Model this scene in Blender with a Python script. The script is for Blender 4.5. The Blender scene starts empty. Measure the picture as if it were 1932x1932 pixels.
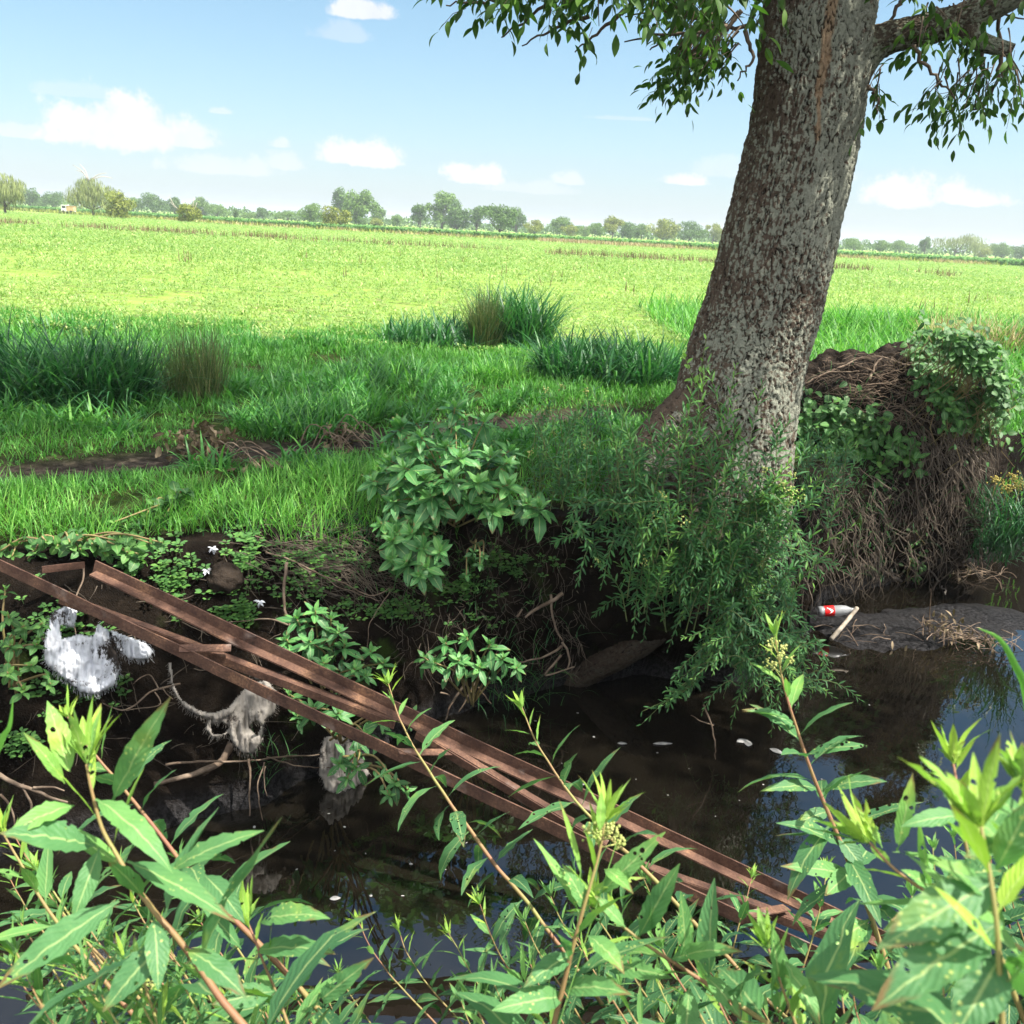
import bpy, math
import numpy as np
from mathutils import Matrix, Vector

# ------------------------------------------------------------------ camera, light, exposure
SC = bpy.context.scene
COL = SC.collection
PITCH, ROLL, EYE, FPX = math.radians(16.7), math.radians(3.0), 1.65, 1787.0
cd = bpy.data.cameras.new('camera'); cam = bpy.data.objects.new('camera', cd); COL.objects.link(cam)
CM = Matrix.Rotation(math.pi/2-PITCH, 4, 'X') @ Matrix.Rotation(ROLL, 4, 'Z')
cam.matrix_world = Matrix.Translation((0, 0, EYE)) @ CM
cd.sensor_width = 36.0; cd.sensor_fit = 'HORIZONTAL'; cd.lens = 36.0*FPX/1932.0
cd.clip_start = 0.05; cd.clip_end = 6000
cd.dof.use_dof = True; cd.dof.focus_distance = 4.2; cd.dof.aperture_fstop = 10.0
SC.camera = cam
SC.view_settings.view_transform = 'Standard'; SC.view_settings.look = 'None'
SC.view_settings.gamma = 1.0; SC.view_settings.exposure = 1.62
SC.cycles.max_bounces = 7; SC.cycles.diffuse_bounces = 3; SC.cycles.glossy_bounces = 3
SC.cycles.transmission_bounces = 4; SC.cycles.transparent_max_bounces = 6; SC.cycles.volume_bounces = 0
SC.cycles.caustics_reflective = False; SC.cycles.caustics_refractive = False
SUN_EL, SUN_AZ = math.radians(58), math.radians(109)      # azimuth clockwise from +Y
SUND = Vector((math.sin(SUN_AZ)*math.cos(SUN_EL), math.cos(SUN_AZ)*math.cos(SUN_EL), math.sin(SUN_EL)))
sl = bpy.data.lights.new('sun', 'SUN'); sl.energy = 4.4; sl.angle = math.radians(0.53); sl.color = (1.0, 0.95, 0.86)
so = bpy.data.objects.new('sun', sl); COL.objects.link(so)
so.rotation_euler = SUND.to_track_quat('Z', 'Y').to_euler(); so.location = (6, -2, 14)

CM3 = np.array(CM.to_3x3())
def ray(px, py): return CM3 @ np.array([(px-966)/FPX, -(py-966)/FPX, -1.0])
def at(px, py, Y):
    d = ray(px, py); return d*(Y/d[1]) + np.array([0, 0, EYE])
def atz(px, py, z):
    d = ray(px, py); return d*((z-EYE)/d[2]) + np.array([0, 0, EYE])

# ------------------------------------------------------------------ node helpers
class NT:
    def __init__(s, tree): s.t = tree; tree.nodes.clear()
    def n(s, typ, **kw):
        nd = s.t.nodes.new(typ)
        for k, v in kw.items():
            if k.startswith('_'): setattr(nd, k[1:], v)
            else:
                key = int(k[1:]) if k[0] == 'i' and k[1:].isdigit() else k.replace('__', ' ')
                s.set(nd.inputs[key], v)
        return nd
    def set(s, inp, v):
        if isinstance(v, bpy.types.NodeSocket): s.t.links.new(v, inp)
        elif isinstance(v, bpy.types.Node): s.t.links.new(v.outputs[0], inp)
        else:
            if isinstance(v, tuple) and len(v) == 3 and inp.type == 'RGBA': v = v + (1,)
            inp.default_value = v
    def m(s, op, a, b=0.0, c=None, clamp=False):
        nd = s.t.nodes.new('ShaderNodeMath'); nd.operation = op; nd.use_clamp = clamp
        s.set(nd.inputs[0], a); s.set(nd.inputs[1], b)
        if c is not None: s.set(nd.inputs[2], c)
        return nd.outputs[0]
    def mix(s, f, a, b, typ='MIX'):
        nd = s.t.nodes.new('ShaderNodeMix'); nd.data_type = 'RGBA'; nd.blend_type = typ
        s.set(nd.inputs[0], f); s.set(nd.inputs[6], a); s.set(nd.inputs[7], b)
        return nd.outputs[2]
    def step(s, x, lo, hi):
        nd = s.t.nodes.new('ShaderNodeMapRange'); nd.interpolation_type = 'SMOOTHSTEP'
        s.set(nd.inputs[0], x); nd.inputs[1].default_value = lo; nd.inputs[2].default_value = hi
        return nd.outputs[0]
    def noise(s, vec, scale, detail=4, rough=.6):
        nd = s.t.nodes.new('ShaderNodeTexNoise')
        s.set(nd.inputs['Vector'], vec); nd.inputs['Scale'].default_value = scale
        nd.inputs['Detail'].default_value = detail; nd.inputs['Roughness'].default_value = rough
        return nd.outputs[0]
    def ramp(s, f, stops):
        nd = s.t.nodes.new('ShaderNodeValToRGB'); s.set(nd.inputs[0], f)
        e = nd.color_ramp.elements
        while len(e) < len(stops): e.new(.5)
        for el, (p, c) in zip(e, stops): el.position = p; el.color = tuple(c) + (1,)
        return nd.outputs[0]

def new_mat(name):
    m = bpy.data.materials.new(name); m.use_nodes = True
    return m, NT(m.node_tree)

def principled(nt, col, rough=.6, spec=.4, bump=None, bstr=.5, bdist=.01, **kw):
    p = nt.n('ShaderNodeBsdfPrincipled')
    nt.set(p.inputs['Base Color'], col); nt.set(p.inputs['Roughness'], rough)
    nt.set(p.inputs['Specular IOR Level'], spec)
    for k, v in kw.items(): nt.set(p.inputs[k.replace('__', ' ')], v)
    if bump is not None:
        b = nt.n('ShaderNodeBump'); b.inputs['Strength'].default_value = bstr
        b.inputs['Distance'].default_value = bdist; nt.set(b.inputs['Height'], bump)
        nt.set(p.inputs['Normal'], b.outputs[0])
    return p
def out(nt, sh, disp=None):
    o = nt.n('ShaderNodeOutputMaterial'); nt.set(o.inputs[0], sh.outputs[0] if hasattr(sh, 'outputs') else sh)

def leaf_mat(name, stops, trans=.35, rough=.45, spec=.35, vein=.0, spots=0.0, var=.3, nscale=1.3, ttint=(1.0, 1.22, .7)):
    m, nt = new_mat(name)
    a = nt.n('ShaderNodeAttribute', _attribute_name='tint')
    g = nt.n('ShaderNodeNewGeometry')
    nz = nt.noise(g.outputs['Position'], nscale, 2)
    f = nt.m('ADD', a.outputs['Fac'], nt.m('MULTIPLY', nt.m('SUBTRACT', nz, .5), var), clamp=True)
    c = nt.ramp(f, stops)
    uvn = nt.n('ShaderNodeUVMap')
    sx = nt.n('ShaderNodeSeparateXYZ', i0=uvn.outputs[0])
    du = nt.m('ABSOLUTE', nt.m('SUBTRACT', sx.outputs[0], .5))
    bump = None
    if vein:
        mid = nt.m('SUBTRACT', 1.0, nt.step(du, .01, .06))
        w = nt.m('SINE', nt.m('MULTIPLY', nt.m('SUBTRACT', sx.outputs[1], nt.m('MULTIPLY', du, .5)), 62.0))
        sv = nt.step(w, .55, 1.0)
        c = nt.mix(nt.m('MULTIPLY', mid, vein), c, nt.mix(.6, c, (.42, .5, .2)))
        c = nt.mix(nt.m('MULTIPLY', sv, vein*.14), c, nt.mix(.5, c, (.25, .36, .12)))
        bump = nt.m('ADD', nt.m('MULTIPLY', w, .18), nt.m('MULTIPLY', nt.noise(g.outputs['Position'], 160, 2), .8))
    if spots:
        vo = nt.n('ShaderNodeTexVoronoi'); nt.set(vo.inputs['Vector'], g.outputs['Position']); vo.inputs['Scale'].default_value = 130
        sp = nt.m('MULTIPLY', nt.m('SUBTRACT', 1.0, nt.step(vo.outputs[0], .12, .3)), nt.step(nt.noise(g.outputs['Position'], 14, 2), .5, .62))
        c = nt.mix(nt.m('MULTIPLY', sp, spots), c, (.42, .48, .14))
        ye = nt.m('MULTIPLY', nt.step(nt.noise(g.outputs['Position'], 9, 4), .58, .74), spots*.55)
        c = nt.mix(ye, c, (.30, .36, .05))
    if vein > .6:      # browned tips and edges
        br = nt.m('MULTIPLY', nt.step(nt.m('ADD', sx.outputs[1], nt.m('MULTIPLY', du, .5)), .90, 1.06), nt.step(nt.noise(g.outputs['Position'], 13, 3), .48, .60))
        c = nt.mix(nt.m('MULTIPLY', br, .85), c, (.16, .09, .035))
    p = principled(nt, c, rough, spec, bump, .5, .002)
    tc = nt.mix(1.0, c, ttint, 'MULTIPLY')
    tr = nt.n('ShaderNodeBsdfTranslucent', i0=tc)
    mx = nt.n('ShaderNodeMixShader', i0=trans, i1=p.outputs[0], i2=tr.outputs[0])
    if vein > .6:      # insect holes
        hv = nt.n('ShaderNodeTexVoronoi'); nt.set(hv.inputs['Vector'], g.outputs['Position']); hv.inputs['Scale'].default_value = 75
        hl = nt.m('MULTIPLY', nt.m('LESS_THAN', hv.outputs[0], .27), nt.m('GREATER_THAN', nt.noise(g.outputs['Position'], 12, 2), .56))
        mx = nt.n('ShaderNodeMixShader', i0=hl, i1=mx.outputs[0], i2=nt.n('ShaderNodeBsdfTransparent').outputs[0])
    out(nt, mx); return m

def simple_mat(name, c1, c2, scale=6, rough=.8, spec=.25, bump=.0, bscale=40, tint=False, bdist=.01, detail=5):
    m, nt = new_mat(name)
    tc = nt.n('ShaderNodeTexCoord')
    g = nt.n('ShaderNodeNewGeometry')
    f = nt.noise(g.outputs['Position'], scale, detail)
    f = nt.step(f, .3, .7)
    if tint:
        a = nt.n('ShaderNodeAttribute', _attribute_name='tint')
        f = nt.m('ADD', nt.m('MULTIPLY', f, .5), nt.m('MULTIPLY', a.outputs['Fac'], .5))
    c = nt.mix(f, c1, c2)
    b = nt.noise(g.outputs['Position'], bscale, 5) if bump else None
    p = principled(nt, c, rough, spec, b, bump, bdist)
    out(nt, p); return m

# ------------------------------------------------------------------ sky
w = bpy.data.worlds.new('World'); SC.world = w; w.use_nodes = True
w.cycles.sampling_method = 'MANUAL'; w.cycles.sample_map_resolution = 512
nt = NT(w.node_tree)
sky = nt.n('ShaderNodeTexSky', _sky_type='NISHITA'); sky.sun_disc = False
sky.sun_elevation = SUN_EL; sky.sun_rotation = SUN_AZ; sky.altitude = 200; sky.air_density = 1.0; sky.dust_density = 1.2; sky.ozone_density = 1.2
tcn = nt.n('ShaderNodeTexCoord'); sx = nt.n('ShaderNodeSeparateXYZ', i0=tcn.outputs['Generated'])
az = nt.m('ARCTAN2', sx.outputs[0], sx.outputs[1]); el = nt.m('ARCSINE', sx.outputs[2])
n1 = nt.noise(tcn.outputs['Generated'], 24, 9, .66)
n2 = nt.noise(tcn.outputs['Generated'], 7, 3, .5)
def azel(px, py):
    d = ray(px, py); d = d/np.linalg.norm(d); return math.atan2(d[0], d[1]), math.asin(d[2])
# centre x, base y, half width, height (photo grid of 1932), strength
clouds = [(235, 262, 165, 100, 1.), (330, 268, 130, 50, .8), (665, 303, 105, 44, 1.), (540, 312, 60, 40, .5), (905, 340, 75, 42, 1.),
          (1285, 344, 62, 26, 1.), (1080, 344, 50, 26, .6), (1695, 378, 88, 68, 1.), (1830, 378, 100, 48, 1.), (690, 28, 75, 40, .9),
          (650, 70, 70, 34, .3), (60, 255, 80, 24, .5), (530, 275, 30, 20, .6), (415, 212, 26, 12, .5), (160, 180, 120, 26, .25),
          (1450, 330, 200, 40, .3), (420, 320, 140, 40, .45), (1000, 360, 140, 24, .3), (1180, 225, 110, 8, .3)]
rng0 = np.random.default_rng(5)
clist = []
for (cx, by, hw, hh, st) in clouds:
    a0, e0 = azel(cx, by); a1, e1 = azel(cx, by-hh); wa = hw/FPX*.92; we = max(e1-e0, .004)
    clist.append((a0, e0, wa, we, st))
tot = None; lit = None
for (a0, e0, wa, we, st) in clist:
    da = nt.m('DIVIDE', nt.m('SUBTRACT', az, a0), wa); de = nt.m('DIVIDE', nt.m('SUBTRACT', el, e0), we)
    de2 = nt.m('MAXIMUM', nt.m('MULTIPLY', de, .9), nt.m('MULTIPLY', de, -3.2))
    dd = nt.m('SQRT', nt.m('ADD', nt.m('MULTIPLY', da, da), nt.m('MULTIPLY', de2, de2)))
    k = nt.m('SUBTRACT', 1.0, dd)
    k = nt.m('ADD', k, nt.m('MULTIPLY', nt.m('SUBTRACT', n1, .5), 2.0))
    k = nt.m('ADD', k, nt.m('MULTIPLY', nt.m('SUBTRACT', n2, .5), .8))
    mk = nt.m('MULTIPLY', nt.step(k, .12, .52), st)
    tot = mk if tot is None else nt.m('MAXIMUM', tot, mk)
# unseen broken cloud, added overhead and behind the camera as fill light
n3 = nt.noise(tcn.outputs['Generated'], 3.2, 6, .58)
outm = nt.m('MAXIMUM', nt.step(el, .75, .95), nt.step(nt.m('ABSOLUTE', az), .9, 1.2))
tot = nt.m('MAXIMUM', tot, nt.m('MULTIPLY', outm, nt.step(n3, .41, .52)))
low = nt.m('MULTIPLY', nt.step(el, .27, .4), nt.m('MULTIPLY', nt.step(n3, .5, .7), .3))
tot = nt.m('MAXIMUM', tot, low)
skc = nt.n('ShaderNodeHueSaturation', Hue=.485, Saturation=1.15, Value=1.0, Color=sky.outputs[0])
cl = nt.mix(n1, (4.9, 5.0, 5.5), (7.0, 6.9, 7.0))
# thin high veil that brightens the lower sky, as on a humid summer noon
veil = nt.m('MULTIPLY', nt.m('SUBTRACT', 1.0, nt.step(el, .0, .40)), .38)
base = nt.mix(veil, skc.outputs[0], (3.7, 5.3, 6.9))
cl = nt.mix(nt.m('MULTIPLY', outm, 1.0), cl, (19, 18.8, 18.5))  # added cloud outside the frame is boosted to lift the shade
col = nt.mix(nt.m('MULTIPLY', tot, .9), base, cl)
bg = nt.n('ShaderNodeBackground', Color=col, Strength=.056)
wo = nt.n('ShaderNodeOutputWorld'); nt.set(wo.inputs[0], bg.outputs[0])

# ------------------------------------------------------------------ numpy mesh helpers
def hash3(ix, iy, iz):
    h = (ix*374761393 + iy*668265263 + iz*1274126177) & 0xFFFFFFFF
    h = ((h ^ (h >> 13))*1274126177) & 0xFFFFFFFF
    return ((h ^ (h >> 16)) & 0xFFFF)/65535.0
def vnoise(p):
    i = np.floor(p).astype(np.int64); f = p-i; f = f*f*(3-2*f); r = 0
    for dx in (0, 1):
        for dy in (0, 1):
            for dz in (0, 1):
                wt = (f[:, 0] if dx else 1-f[:, 0])*(f[:, 1] if dy else 1-f[:, 1])*(f[:, 2] if dz else 1-f[:, 2])
                r = r + wt*hash3(i[:, 0]+dx, i[:, 1]+dy, i[:, 2]+dz)
    return r
def fbm(p, oct=4, gain=.5):
    p = np.asarray(p, float); s = 0; a = 1; t = 0
    for o in range(oct):
        s = s + a*vnoise(p*(2.03**o) + 17.3*o); t += a; a *= gain
    return s/t - .5
def sst(x, a, b):
    t = np.clip((x-a)/(b-a), 0, 1); return t*t*(3-2*t)
def nrm(v): return v/np.maximum(np.linalg.norm(v, axis=-1, keepdims=True), 1e-9)

class MB:
    def __init__(s): s.V = []; s.F = []; s.U = []; s.T = []; s.M = []; s.n = 0; s.extra = {}
    def add(s, v, f, uv=None, tint=None, mi=0):
        v = np.asarray(v, float).reshape(-1, 3); f = np.asarray(f, np.int64).reshape(-1, 4)
        s.V.append(v); s.F.append(f + s.n)
        s.U.append(np.zeros((len(v), 2)) if uv is None else np.asarray(uv, float).reshape(-1, 2))
        s.T.append(np.full(len(v), .5) if tint is None else np.broadcast_to(np.asarray(tint, float), (len(v),)))
        s.M.append(np.full(len(f), mi)); s.n += len(v)
    def build(s, name, mats, parent=None, smooth=True, world=None):
        V = np.concatenate(s.V); F = np.concatenate(s.F); U = np.concatenate(s.U); T = np.concatenate(s.T); Mi = np.concatenate(s.M)
        o = bpy.data.objects.new(name, None) if False else None
        me = bpy.data.meshes.new(name)
        off = np.array(world) if world is not None else np.zeros(3)
        me.vertices.add(len(V)); me.vertices.foreach_set('co', (V-off).astype(np.float32).ravel())
        me.loops.add(F.size); me.loops.foreach_set('vertex_index', F.astype(np.int32).ravel())
        me.polygons.add(len(F)); me.polygons.foreach_set('loop_start', (np.arange(len(F))*4).astype(np.int32))
        me.polygons.foreach_set('use_smooth', np.full(len(F), bool(smooth)))
        if not isinstance(mats, (list, tuple)): mats = [mats]
        for m in mats: me.materials.append(m)
        if len(mats) > 1: me.polygons.foreach_set('material_index', Mi.astype(np.int32))
        me.update(calc_edges=True)
        uvl = me.uv_layers.new(name='UVMap'); uvl.data.foreach_set('uv', U[F.ravel()].astype(np.float32).ravel())
        a = me.attributes.new('tint', 'FLOAT', 'POINT'); a.data.foreach_set('value', T.astype(np.float32))
        for k, val in s.extra.items():
            a = me.attributes.new(k, 'FLOAT', 'POINT'); a.data.foreach_set('value', np.asarray(val, np.float32))
        ob = bpy.data.objects.new(name, me); COL.objects.link(ob)
        if parent is not None: ob.parent = parent
        return ob

def tag(o, label, cat, group=None, kind=None):
    if label: o['label'] = label
    if cat: o['category'] = cat
    if group: o['group'] = group
    if kind: o['kind'] = kind
    return o
def thing(name, label, cat, loc, group=None):
    e = bpy.data.objects.new(name, None); e.empty_display_size = .1; COL.objects.link(e); e.location = tuple(loc)
    return tag(e, label, cat, group)
def part(mb, name, mat, th, smooth=True):
    return mb.build(name, mat, th, smooth, world=np.array(th.location))

def prof_w(kind, t):
    if kind == 'lance': r = np.where(t < .12, .10+.5*t, 0) + np.where(t >= .12, (np.sin(np.pi*np.clip((t-.06)/.94, 0, 1)**.78))**.9, 0)
    elif kind == 'ovate': r = np.where(t < .1, .12, np.sin(np.pi*np.clip((t-.07)/.93, 0, 1)**.72)**.8)
    elif kind == 'obov': r = np.where(t < .15, .14+.6*t, np.sin(np.pi*np.clip(t, 0, 1)**1.25)**.75)
    elif kind == 'blade': r = np.clip(1.0-.15*t-.8*t**3, .05, 1)
    elif kind == 'heart': r = np.where(t < .14, .08, np.clip(1.0-((t-.30)/.70)**2, 0, 1)**.75)
    elif kind == "lance2": r = np.sin(np.pi*np.clip(t*.94+.03,0,1))
    else: r = np.sin(np.pi*t)
    return np.maximum(r, .03)

def leaves(mb, P, D, U, L, W, droop=.4, fold=.2, nseg=5, prof='lance', tint=.5, across=2, serr=0., twist=None, curl=0., rng=None, mi=0):
    P = np.asarray(P, float); N = len(P)
    if N == 0: return
    D = nrm(np.asarray(D, float)); U = np.broadcast_to(np.asarray(U, float), D.shape)
    S = np.cross(D, U); bad = np.linalg.norm(S, axis=1) < 1e-3
    if bad.any(): S[bad] = np.cross(D[bad], np.array([1., .3, .1]))
    S = nrm(S); Nn = np.cross(S, D)
    if twist is not None:
        c, s_ = np.cos(twist)[:, None], np.sin(twist)[:, None]; S, Nn = S*c+Nn*s_, Nn*c-S*s_
    L = np.broadcast_to(np.asarray(L, float), (N,)); W = np.broadcast_to(np.asarray(W, float), (N,))
    k = np.broadcast_to(np.asarray(droop, float), (N,)); k = np.where(np.abs(k) < .02, .02, k)
    t = np.linspace(0, 1, nseg+1); kt = k[:, None]*t[None]
    cx = np.sin(kt)/k[:, None]*L[:, None]; cz = -(1-np.cos(kt))/k[:, None]*L[:, None]
    C = P[:, None] + cx[..., None]*D[:, None] + cz[..., None]*Nn[:, None]
    n_ = np.sin(kt)[..., None]*D[:, None] + np.cos(kt)[..., None]*Nn[:, None]
    wd = prof_w(prof, t)
    wv = wd[None]*W[:, None]*.5
    if serr: wv = wv*(1+serr*np.where(np.arange(nseg+1) % 2 == 0, 1, -1)[None])
    cols = np.array([-1, 0, 1.]) if across == 2 else np.array([-1, 1.])
    X = C[:, :, None] + (cols[None, None, :, None]*wv[..., None, None])*S[:, None, None] + (np.abs(cols)*fold)[None, None, :, None]*wv[..., None, None]*n_[:, :, None]
    if curl and rng is not None:
        j = rng.normal(0, curl, (N, nseg+1, len(cols)))*wv[..., None]; X = X + j[..., None]*n_[:, :, None]
    nc = len(cols)
    idx = np.arange(N*(nseg+1)*nc).reshape(N, nseg+1, nc)
    F = np.stack([idx[:, :-1, :-1], idx[:, :-1, 1:], idx[:, 1:, 1:], idx[:, 1:, :-1]], -1).reshape(-1, 4)
    uv = np.zeros((N, nseg+1, nc, 2)); uv[..., 0] = (cols*.5+.5); uv[..., 1] = t[None, :, None]
    tn = np.broadcast_to(np.asarray(tint, float), (N,))
    mb.add(X, F, uv, np.repeat(tn, (nseg+1)*nc), mi)

def catmull(pts, n):
    p = np.asarray(pts, float)
    if len(p) == 2: return p[0]+(p[1]-p[0])*np.linspace(0, 1, n)[:, None]
    q = np.vstack([2*p[0]-p[1], p, 2*p[-1]-p[-2]]); m = len(p)-1
    u = np.linspace(0, m-1e-6, n); i = u.astype(int); f = (u-i)[:, None]
    a, b, c, d = q[i], q[i+1], q[i+2], q[i+3]
    return .5*(2*b+(c-a)*f+(2*a-5*b+4*c-d)*f**2+(3*b-a-3*c+d)*f**3)

def tube(mb, pts, rad, sides=6, tint=.5, mi=0, cap=True):
    p = np.asarray(pts, float); n = len(p); r = np.broadcast_to(np.asarray(rad, float), (n,)).copy()
    if cap:
        p = np.vstack([p[:1]-(p[1]-p[0])*1e-3, p, p[-1:]+(p[-1]-p[-2])*1e-3]); r = np.concatenate([[r[0]*.05], r, [r[-1]*.05]]); n += 2
    T = nrm(np.gradient(p, axis=0)); ref = np.array([.13, .21, .97]) if abs(T[:, 2]).mean() < .8 else np.array([1., .1, .1])
    A = nrm(np.cross(T, ref)); B = np.cross(T, A)
    a = np.linspace(0, 2*np.pi, sides, endpoint=False)
    X = p[:, None] + r[:, None, None]*(np.cos(a)[None, :, None]*A[:, None] + np.sin(a)[None, :, None]*B[:, None])
    i = np.arange(n*sides).reshape(n, sides); j = np.roll(i, -1, 1)
    F = np.stack([i[:-1], j[:-1], j[1:], i[1:]], -1)
    uv = np.zeros((n, sides, 2)); uv[..., 0] = a/(2*np.pi); uv[..., 1] = np.linspace(0, 1, n)[:, None]
    mb.add(X, F, uv, tint, mi)

def ball(mb, c, r, nu=8, nv=6, tint=.5, noise=0, seed=0, mi=0):
    u = np.linspace(0, 2*np.pi, nu, endpoint=False); v = np.linspace(.02, np.pi-.02, nv+1)
    d = np.stack([np.sin(v)[:, None]*np.cos(u), np.sin(v)[:, None]*np.sin(u), np.cos(v)[:, None]*np.ones(nu)], -1)
    k = 1+noise*fbm(d.reshape(-1, 3)*2.2+seed*3.7, 3).reshape(nv+1, nu, 1)*2 if noise else 1
    X = np.asarray(c) + d*k*np.asarray(r)
    i = np.arange((nv+1)*nu).reshape(nv+1, nu); j = np.roll(i, -1, 1)
    mb.add(X, np.stack([i[:-1], i[1:], j[1:], j[:-1]], -1), None, tint, mi)

def box(mb, c, s, R=None, bevel=.0, mi=0, tint=.5):
    x, y, z = np.asarray(s)/2
    v = np.array([[sx*x, sy*y, sz*z] for sz in (-1, 1) for sy in (-1, 1) for sx in (-1, 1)])
    if R is not None: v = v @ np.asarray(R).T
    f = [[0, 2, 3, 1], [4, 5, 7, 6], [0, 1, 5, 4], [2, 6, 7, 3], [0, 4, 6, 2], [1, 3, 7, 5]]
    mb.add(v+np.asarray(c), f, None, tint, mi)

# ------------------------------------------------------------------ ground shape
LX = np.array([-30, -9, -5, -3.4, -2.6, -2.05, -1.5, -.9, -.2, .3, .95, 1.7, 2.05, 2.6, 3.4, 4.6, 6, 9, 30])
LY = np.array([-8, 1.6, 3.3, 4.2, 4.5, 4.62, 5.0, 5.5, 5.74, 5.76, 5.6, 5.75, 6.55, 7.65, 8.2, 9.15, 10.4, 13.5, 36])
WX = np.array([-9, -2.6, -1.5, -.9, -.3, .2, 1, 9]); WW = np.array([1.2, 1.0, .95, 1.05, .6, .36, .3, .32])
NX = np.array([-30, -6, -3.5, -2, 0, 1.3, 2, 3, 4.5, 7, 10, 30]); NY = np.array([-12, .2, 1.6, 2.3, 2.5, 2.85, 3.3, 4.15, 5.6, 8.2, 11.4, 33])
WZ = -1.3
def lipdist(x, y):
    h = .15
    yl = (np.interp(x, LX, LY)*2+np.interp(x-h, LX, LY)+np.interp(x+h, LX, LY))/4
    sl_ = (np.interp(x+.3, LX, LY)-np.interp(x-.3, LX, LY))/.6
    q = np.stack([x*2.1, y*2.1, 0*x], -1)
    return (yl-y)/np.sqrt(1+sl_**2) + .12*fbm(q, 3)
BAR = [(1620, 1200, .34, .42), (1700, 1200, .46, .30), (1790, 1185, .55, .22), (1880, 1170, .45, .2)]
BARP = [(*atz(a, b, WZ)[:2], c, d) for a, b, c, d in BAR]
PATH = np.array([[-5.5, 4.9], [-3.4, 5.85], [-2.3, 6.4], [-1.4, 7.2], [-.3, 8.3], [.7, 9.0], [1.6, 9.2], [3, 9.6]])
def pathdist(x, y):
    d = np.full(np.shape(x), 99.)
    for a, b in zip(PATH[:-1], PATH[1:]):
        ab = b-a; t = np.clip(((x-a[0])*ab[0]+(y-a[1])*ab[1])/(ab@ab), 0, 1)
        d = np.minimum(d, np.hypot(x-a[0]-t*ab[0], y-a[1]-t*ab[1]))
    return d
def ground(x, y):
    x = np.asarray(x, float); y = np.asarray(y, float)
    s = lipdist(x, y); wd = np.interp(x, WX, WW)
    p3 = np.stack([x, y, 0*x], -1)
    near = np.hypot(x, y) < 40
    top = np.where(near, .09*fbm(p3*.9, 3)+.03*fbm(p3*5, 2), 0) - .10*sst(s, -.9, 0)
    top = top - .05*np.exp(-(pathdist(x, y)/.35)**2)
    t = np.clip(s/wd, 0, 1)
    wall = top*(1-t) - 1.75*(.55*t**1.3+.45*sst(t, 0, 1))
    clod = np.where(near, .17*fbm(p3*4+5, 4), 0)*sst(s, .0, .2)
    z = np.where(s > 0, wall, top)+clod
    z = np.maximum(z, -1.8)
    # near bank
    dn = np.interp(x, NX, NY)+.18*np.where(near, fbm(p3*1.4+9, 3), 0)-y
    nb = -1.75 + 1.75*sst(dn, -.35, 1.35)+np.where(near, .05*fbm(p3*3, 3), 0)
    z = np.where(s > .1, np.maximum(z, nb), z)
    for cx, cy, rx, ry in BARP:
        d = np.sqrt(((x-cx)/rx)**2+((y-cy)/ry)**2)+.35*np.where(near, fbm(p3*5+2, 3), 0)
        z = np.maximum(z, np.where(d < 1.5, WZ+.045*(1-d**2)-.0+.02*fbm(p3*9, 3), -9))
    return z
def gz(x, y): return float(ground(np.array([x]), np.array([y]))[0])
def hit(px, py, off=0.):
    d = ray(px, py); lo, hi = 1.5, 22.
    for n_ in (160, 40):
        t = np.linspace(lo, hi, n_); x, y, z = d[0]*t, d[1]*t, EYE+d[2]*t
        g = ground(x, y)+off; k = int(np.argmax(z < g))
        if z[k] >= g[k]: return atz(px, py, 0)
        lo, hi = t[max(k-1, 0)], t[k]
    return np.array([x[k], y[k], z[k]])

def axis_grid(lo, hi, step, far):
    a = np.arange(lo, hi, step); o = []; dlt = step; v = hi
    while v < far: o.append(v); dlt = min(dlt*1.16, 90); v += dlt
    r = []; dlt = step; v = lo-step
    while v > -far: r.append(v); dlt = min(dlt*1.16, 90); v -= dlt
    return np.concatenate([r[::-1], a, o])
FAR = 1500.
gx = axis_grid(-4.2, 6.2, .03, FAR); gy = axis_grid(1.6, 10.2, .03, FAR)
X, Y = np.meshgrid(gx, gy); xs, ys = X.ravel(), Y.ravel()
zs = ground(xs, ys); ss = lipdist(xs, ys)
und = np.interp(xs, [-2.2, -.6, .2, .9, 1.9, 2.4, 9], [.0, .05, .2, .62, .5, .2, .2])
offs = und*sst(-zs, .65, 1.2)*sst(-ss, -1.4, -.6)*(ss > 0)
P3 = np.stack([xs, ys, zs], -1); wallm = sst(ss, -.05, .1)*sst(-ss, -1.6, -1.1)
dis = wallm*(.16*fbm(P3*3.2+3, 4)+.05*fbm(P3*11, 3))
mb = MB()
nyy, nxx = X.shape; I = np.arange(nxx*nyy).reshape(nyy, nxx)
mb.add(np.stack([xs-.3*dis, ys+offs+dis, zs], -1), np.stack([I[:-1, :-1], I[:-1, 1:], I[1:, 1:], I[1:, :-1]], -1), np.stack([xs, ys], -1)*.1)
fieldm = sst(ys-.15*xs, 12.2, 14.5)
mb.extra['field'] = fieldm
mb.extra['track'] = np.exp(-(pathdist(xs, ys)/.32)**2)*(ss < -.2)
litter = sst(-ss, -.35, .25)
mb.extra['turf'] = np.clip(sst(-ss, .1, .5)*(1-fieldm)*(1-.9*np.exp(-(pathdist(xs, ys)/.3)**2)), 0, 1)
m, nt = new_mat('soil_and_field')
g = nt.n('ShaderNodeNewGeometry'); pos = g.outputs['Position']
fa = nt.n('ShaderNodeAttribute', _attribute_name='field').outputs['Fac']; ta = nt.n('ShaderNodeAttribute', _attribute_name='turf').outputs['Fac']
c = nt.mix(nt.step(nt.noise(pos, 4, 6), .35, .7), (.0045, .0034, .0026), (.018, .0132, .0095))
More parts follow.
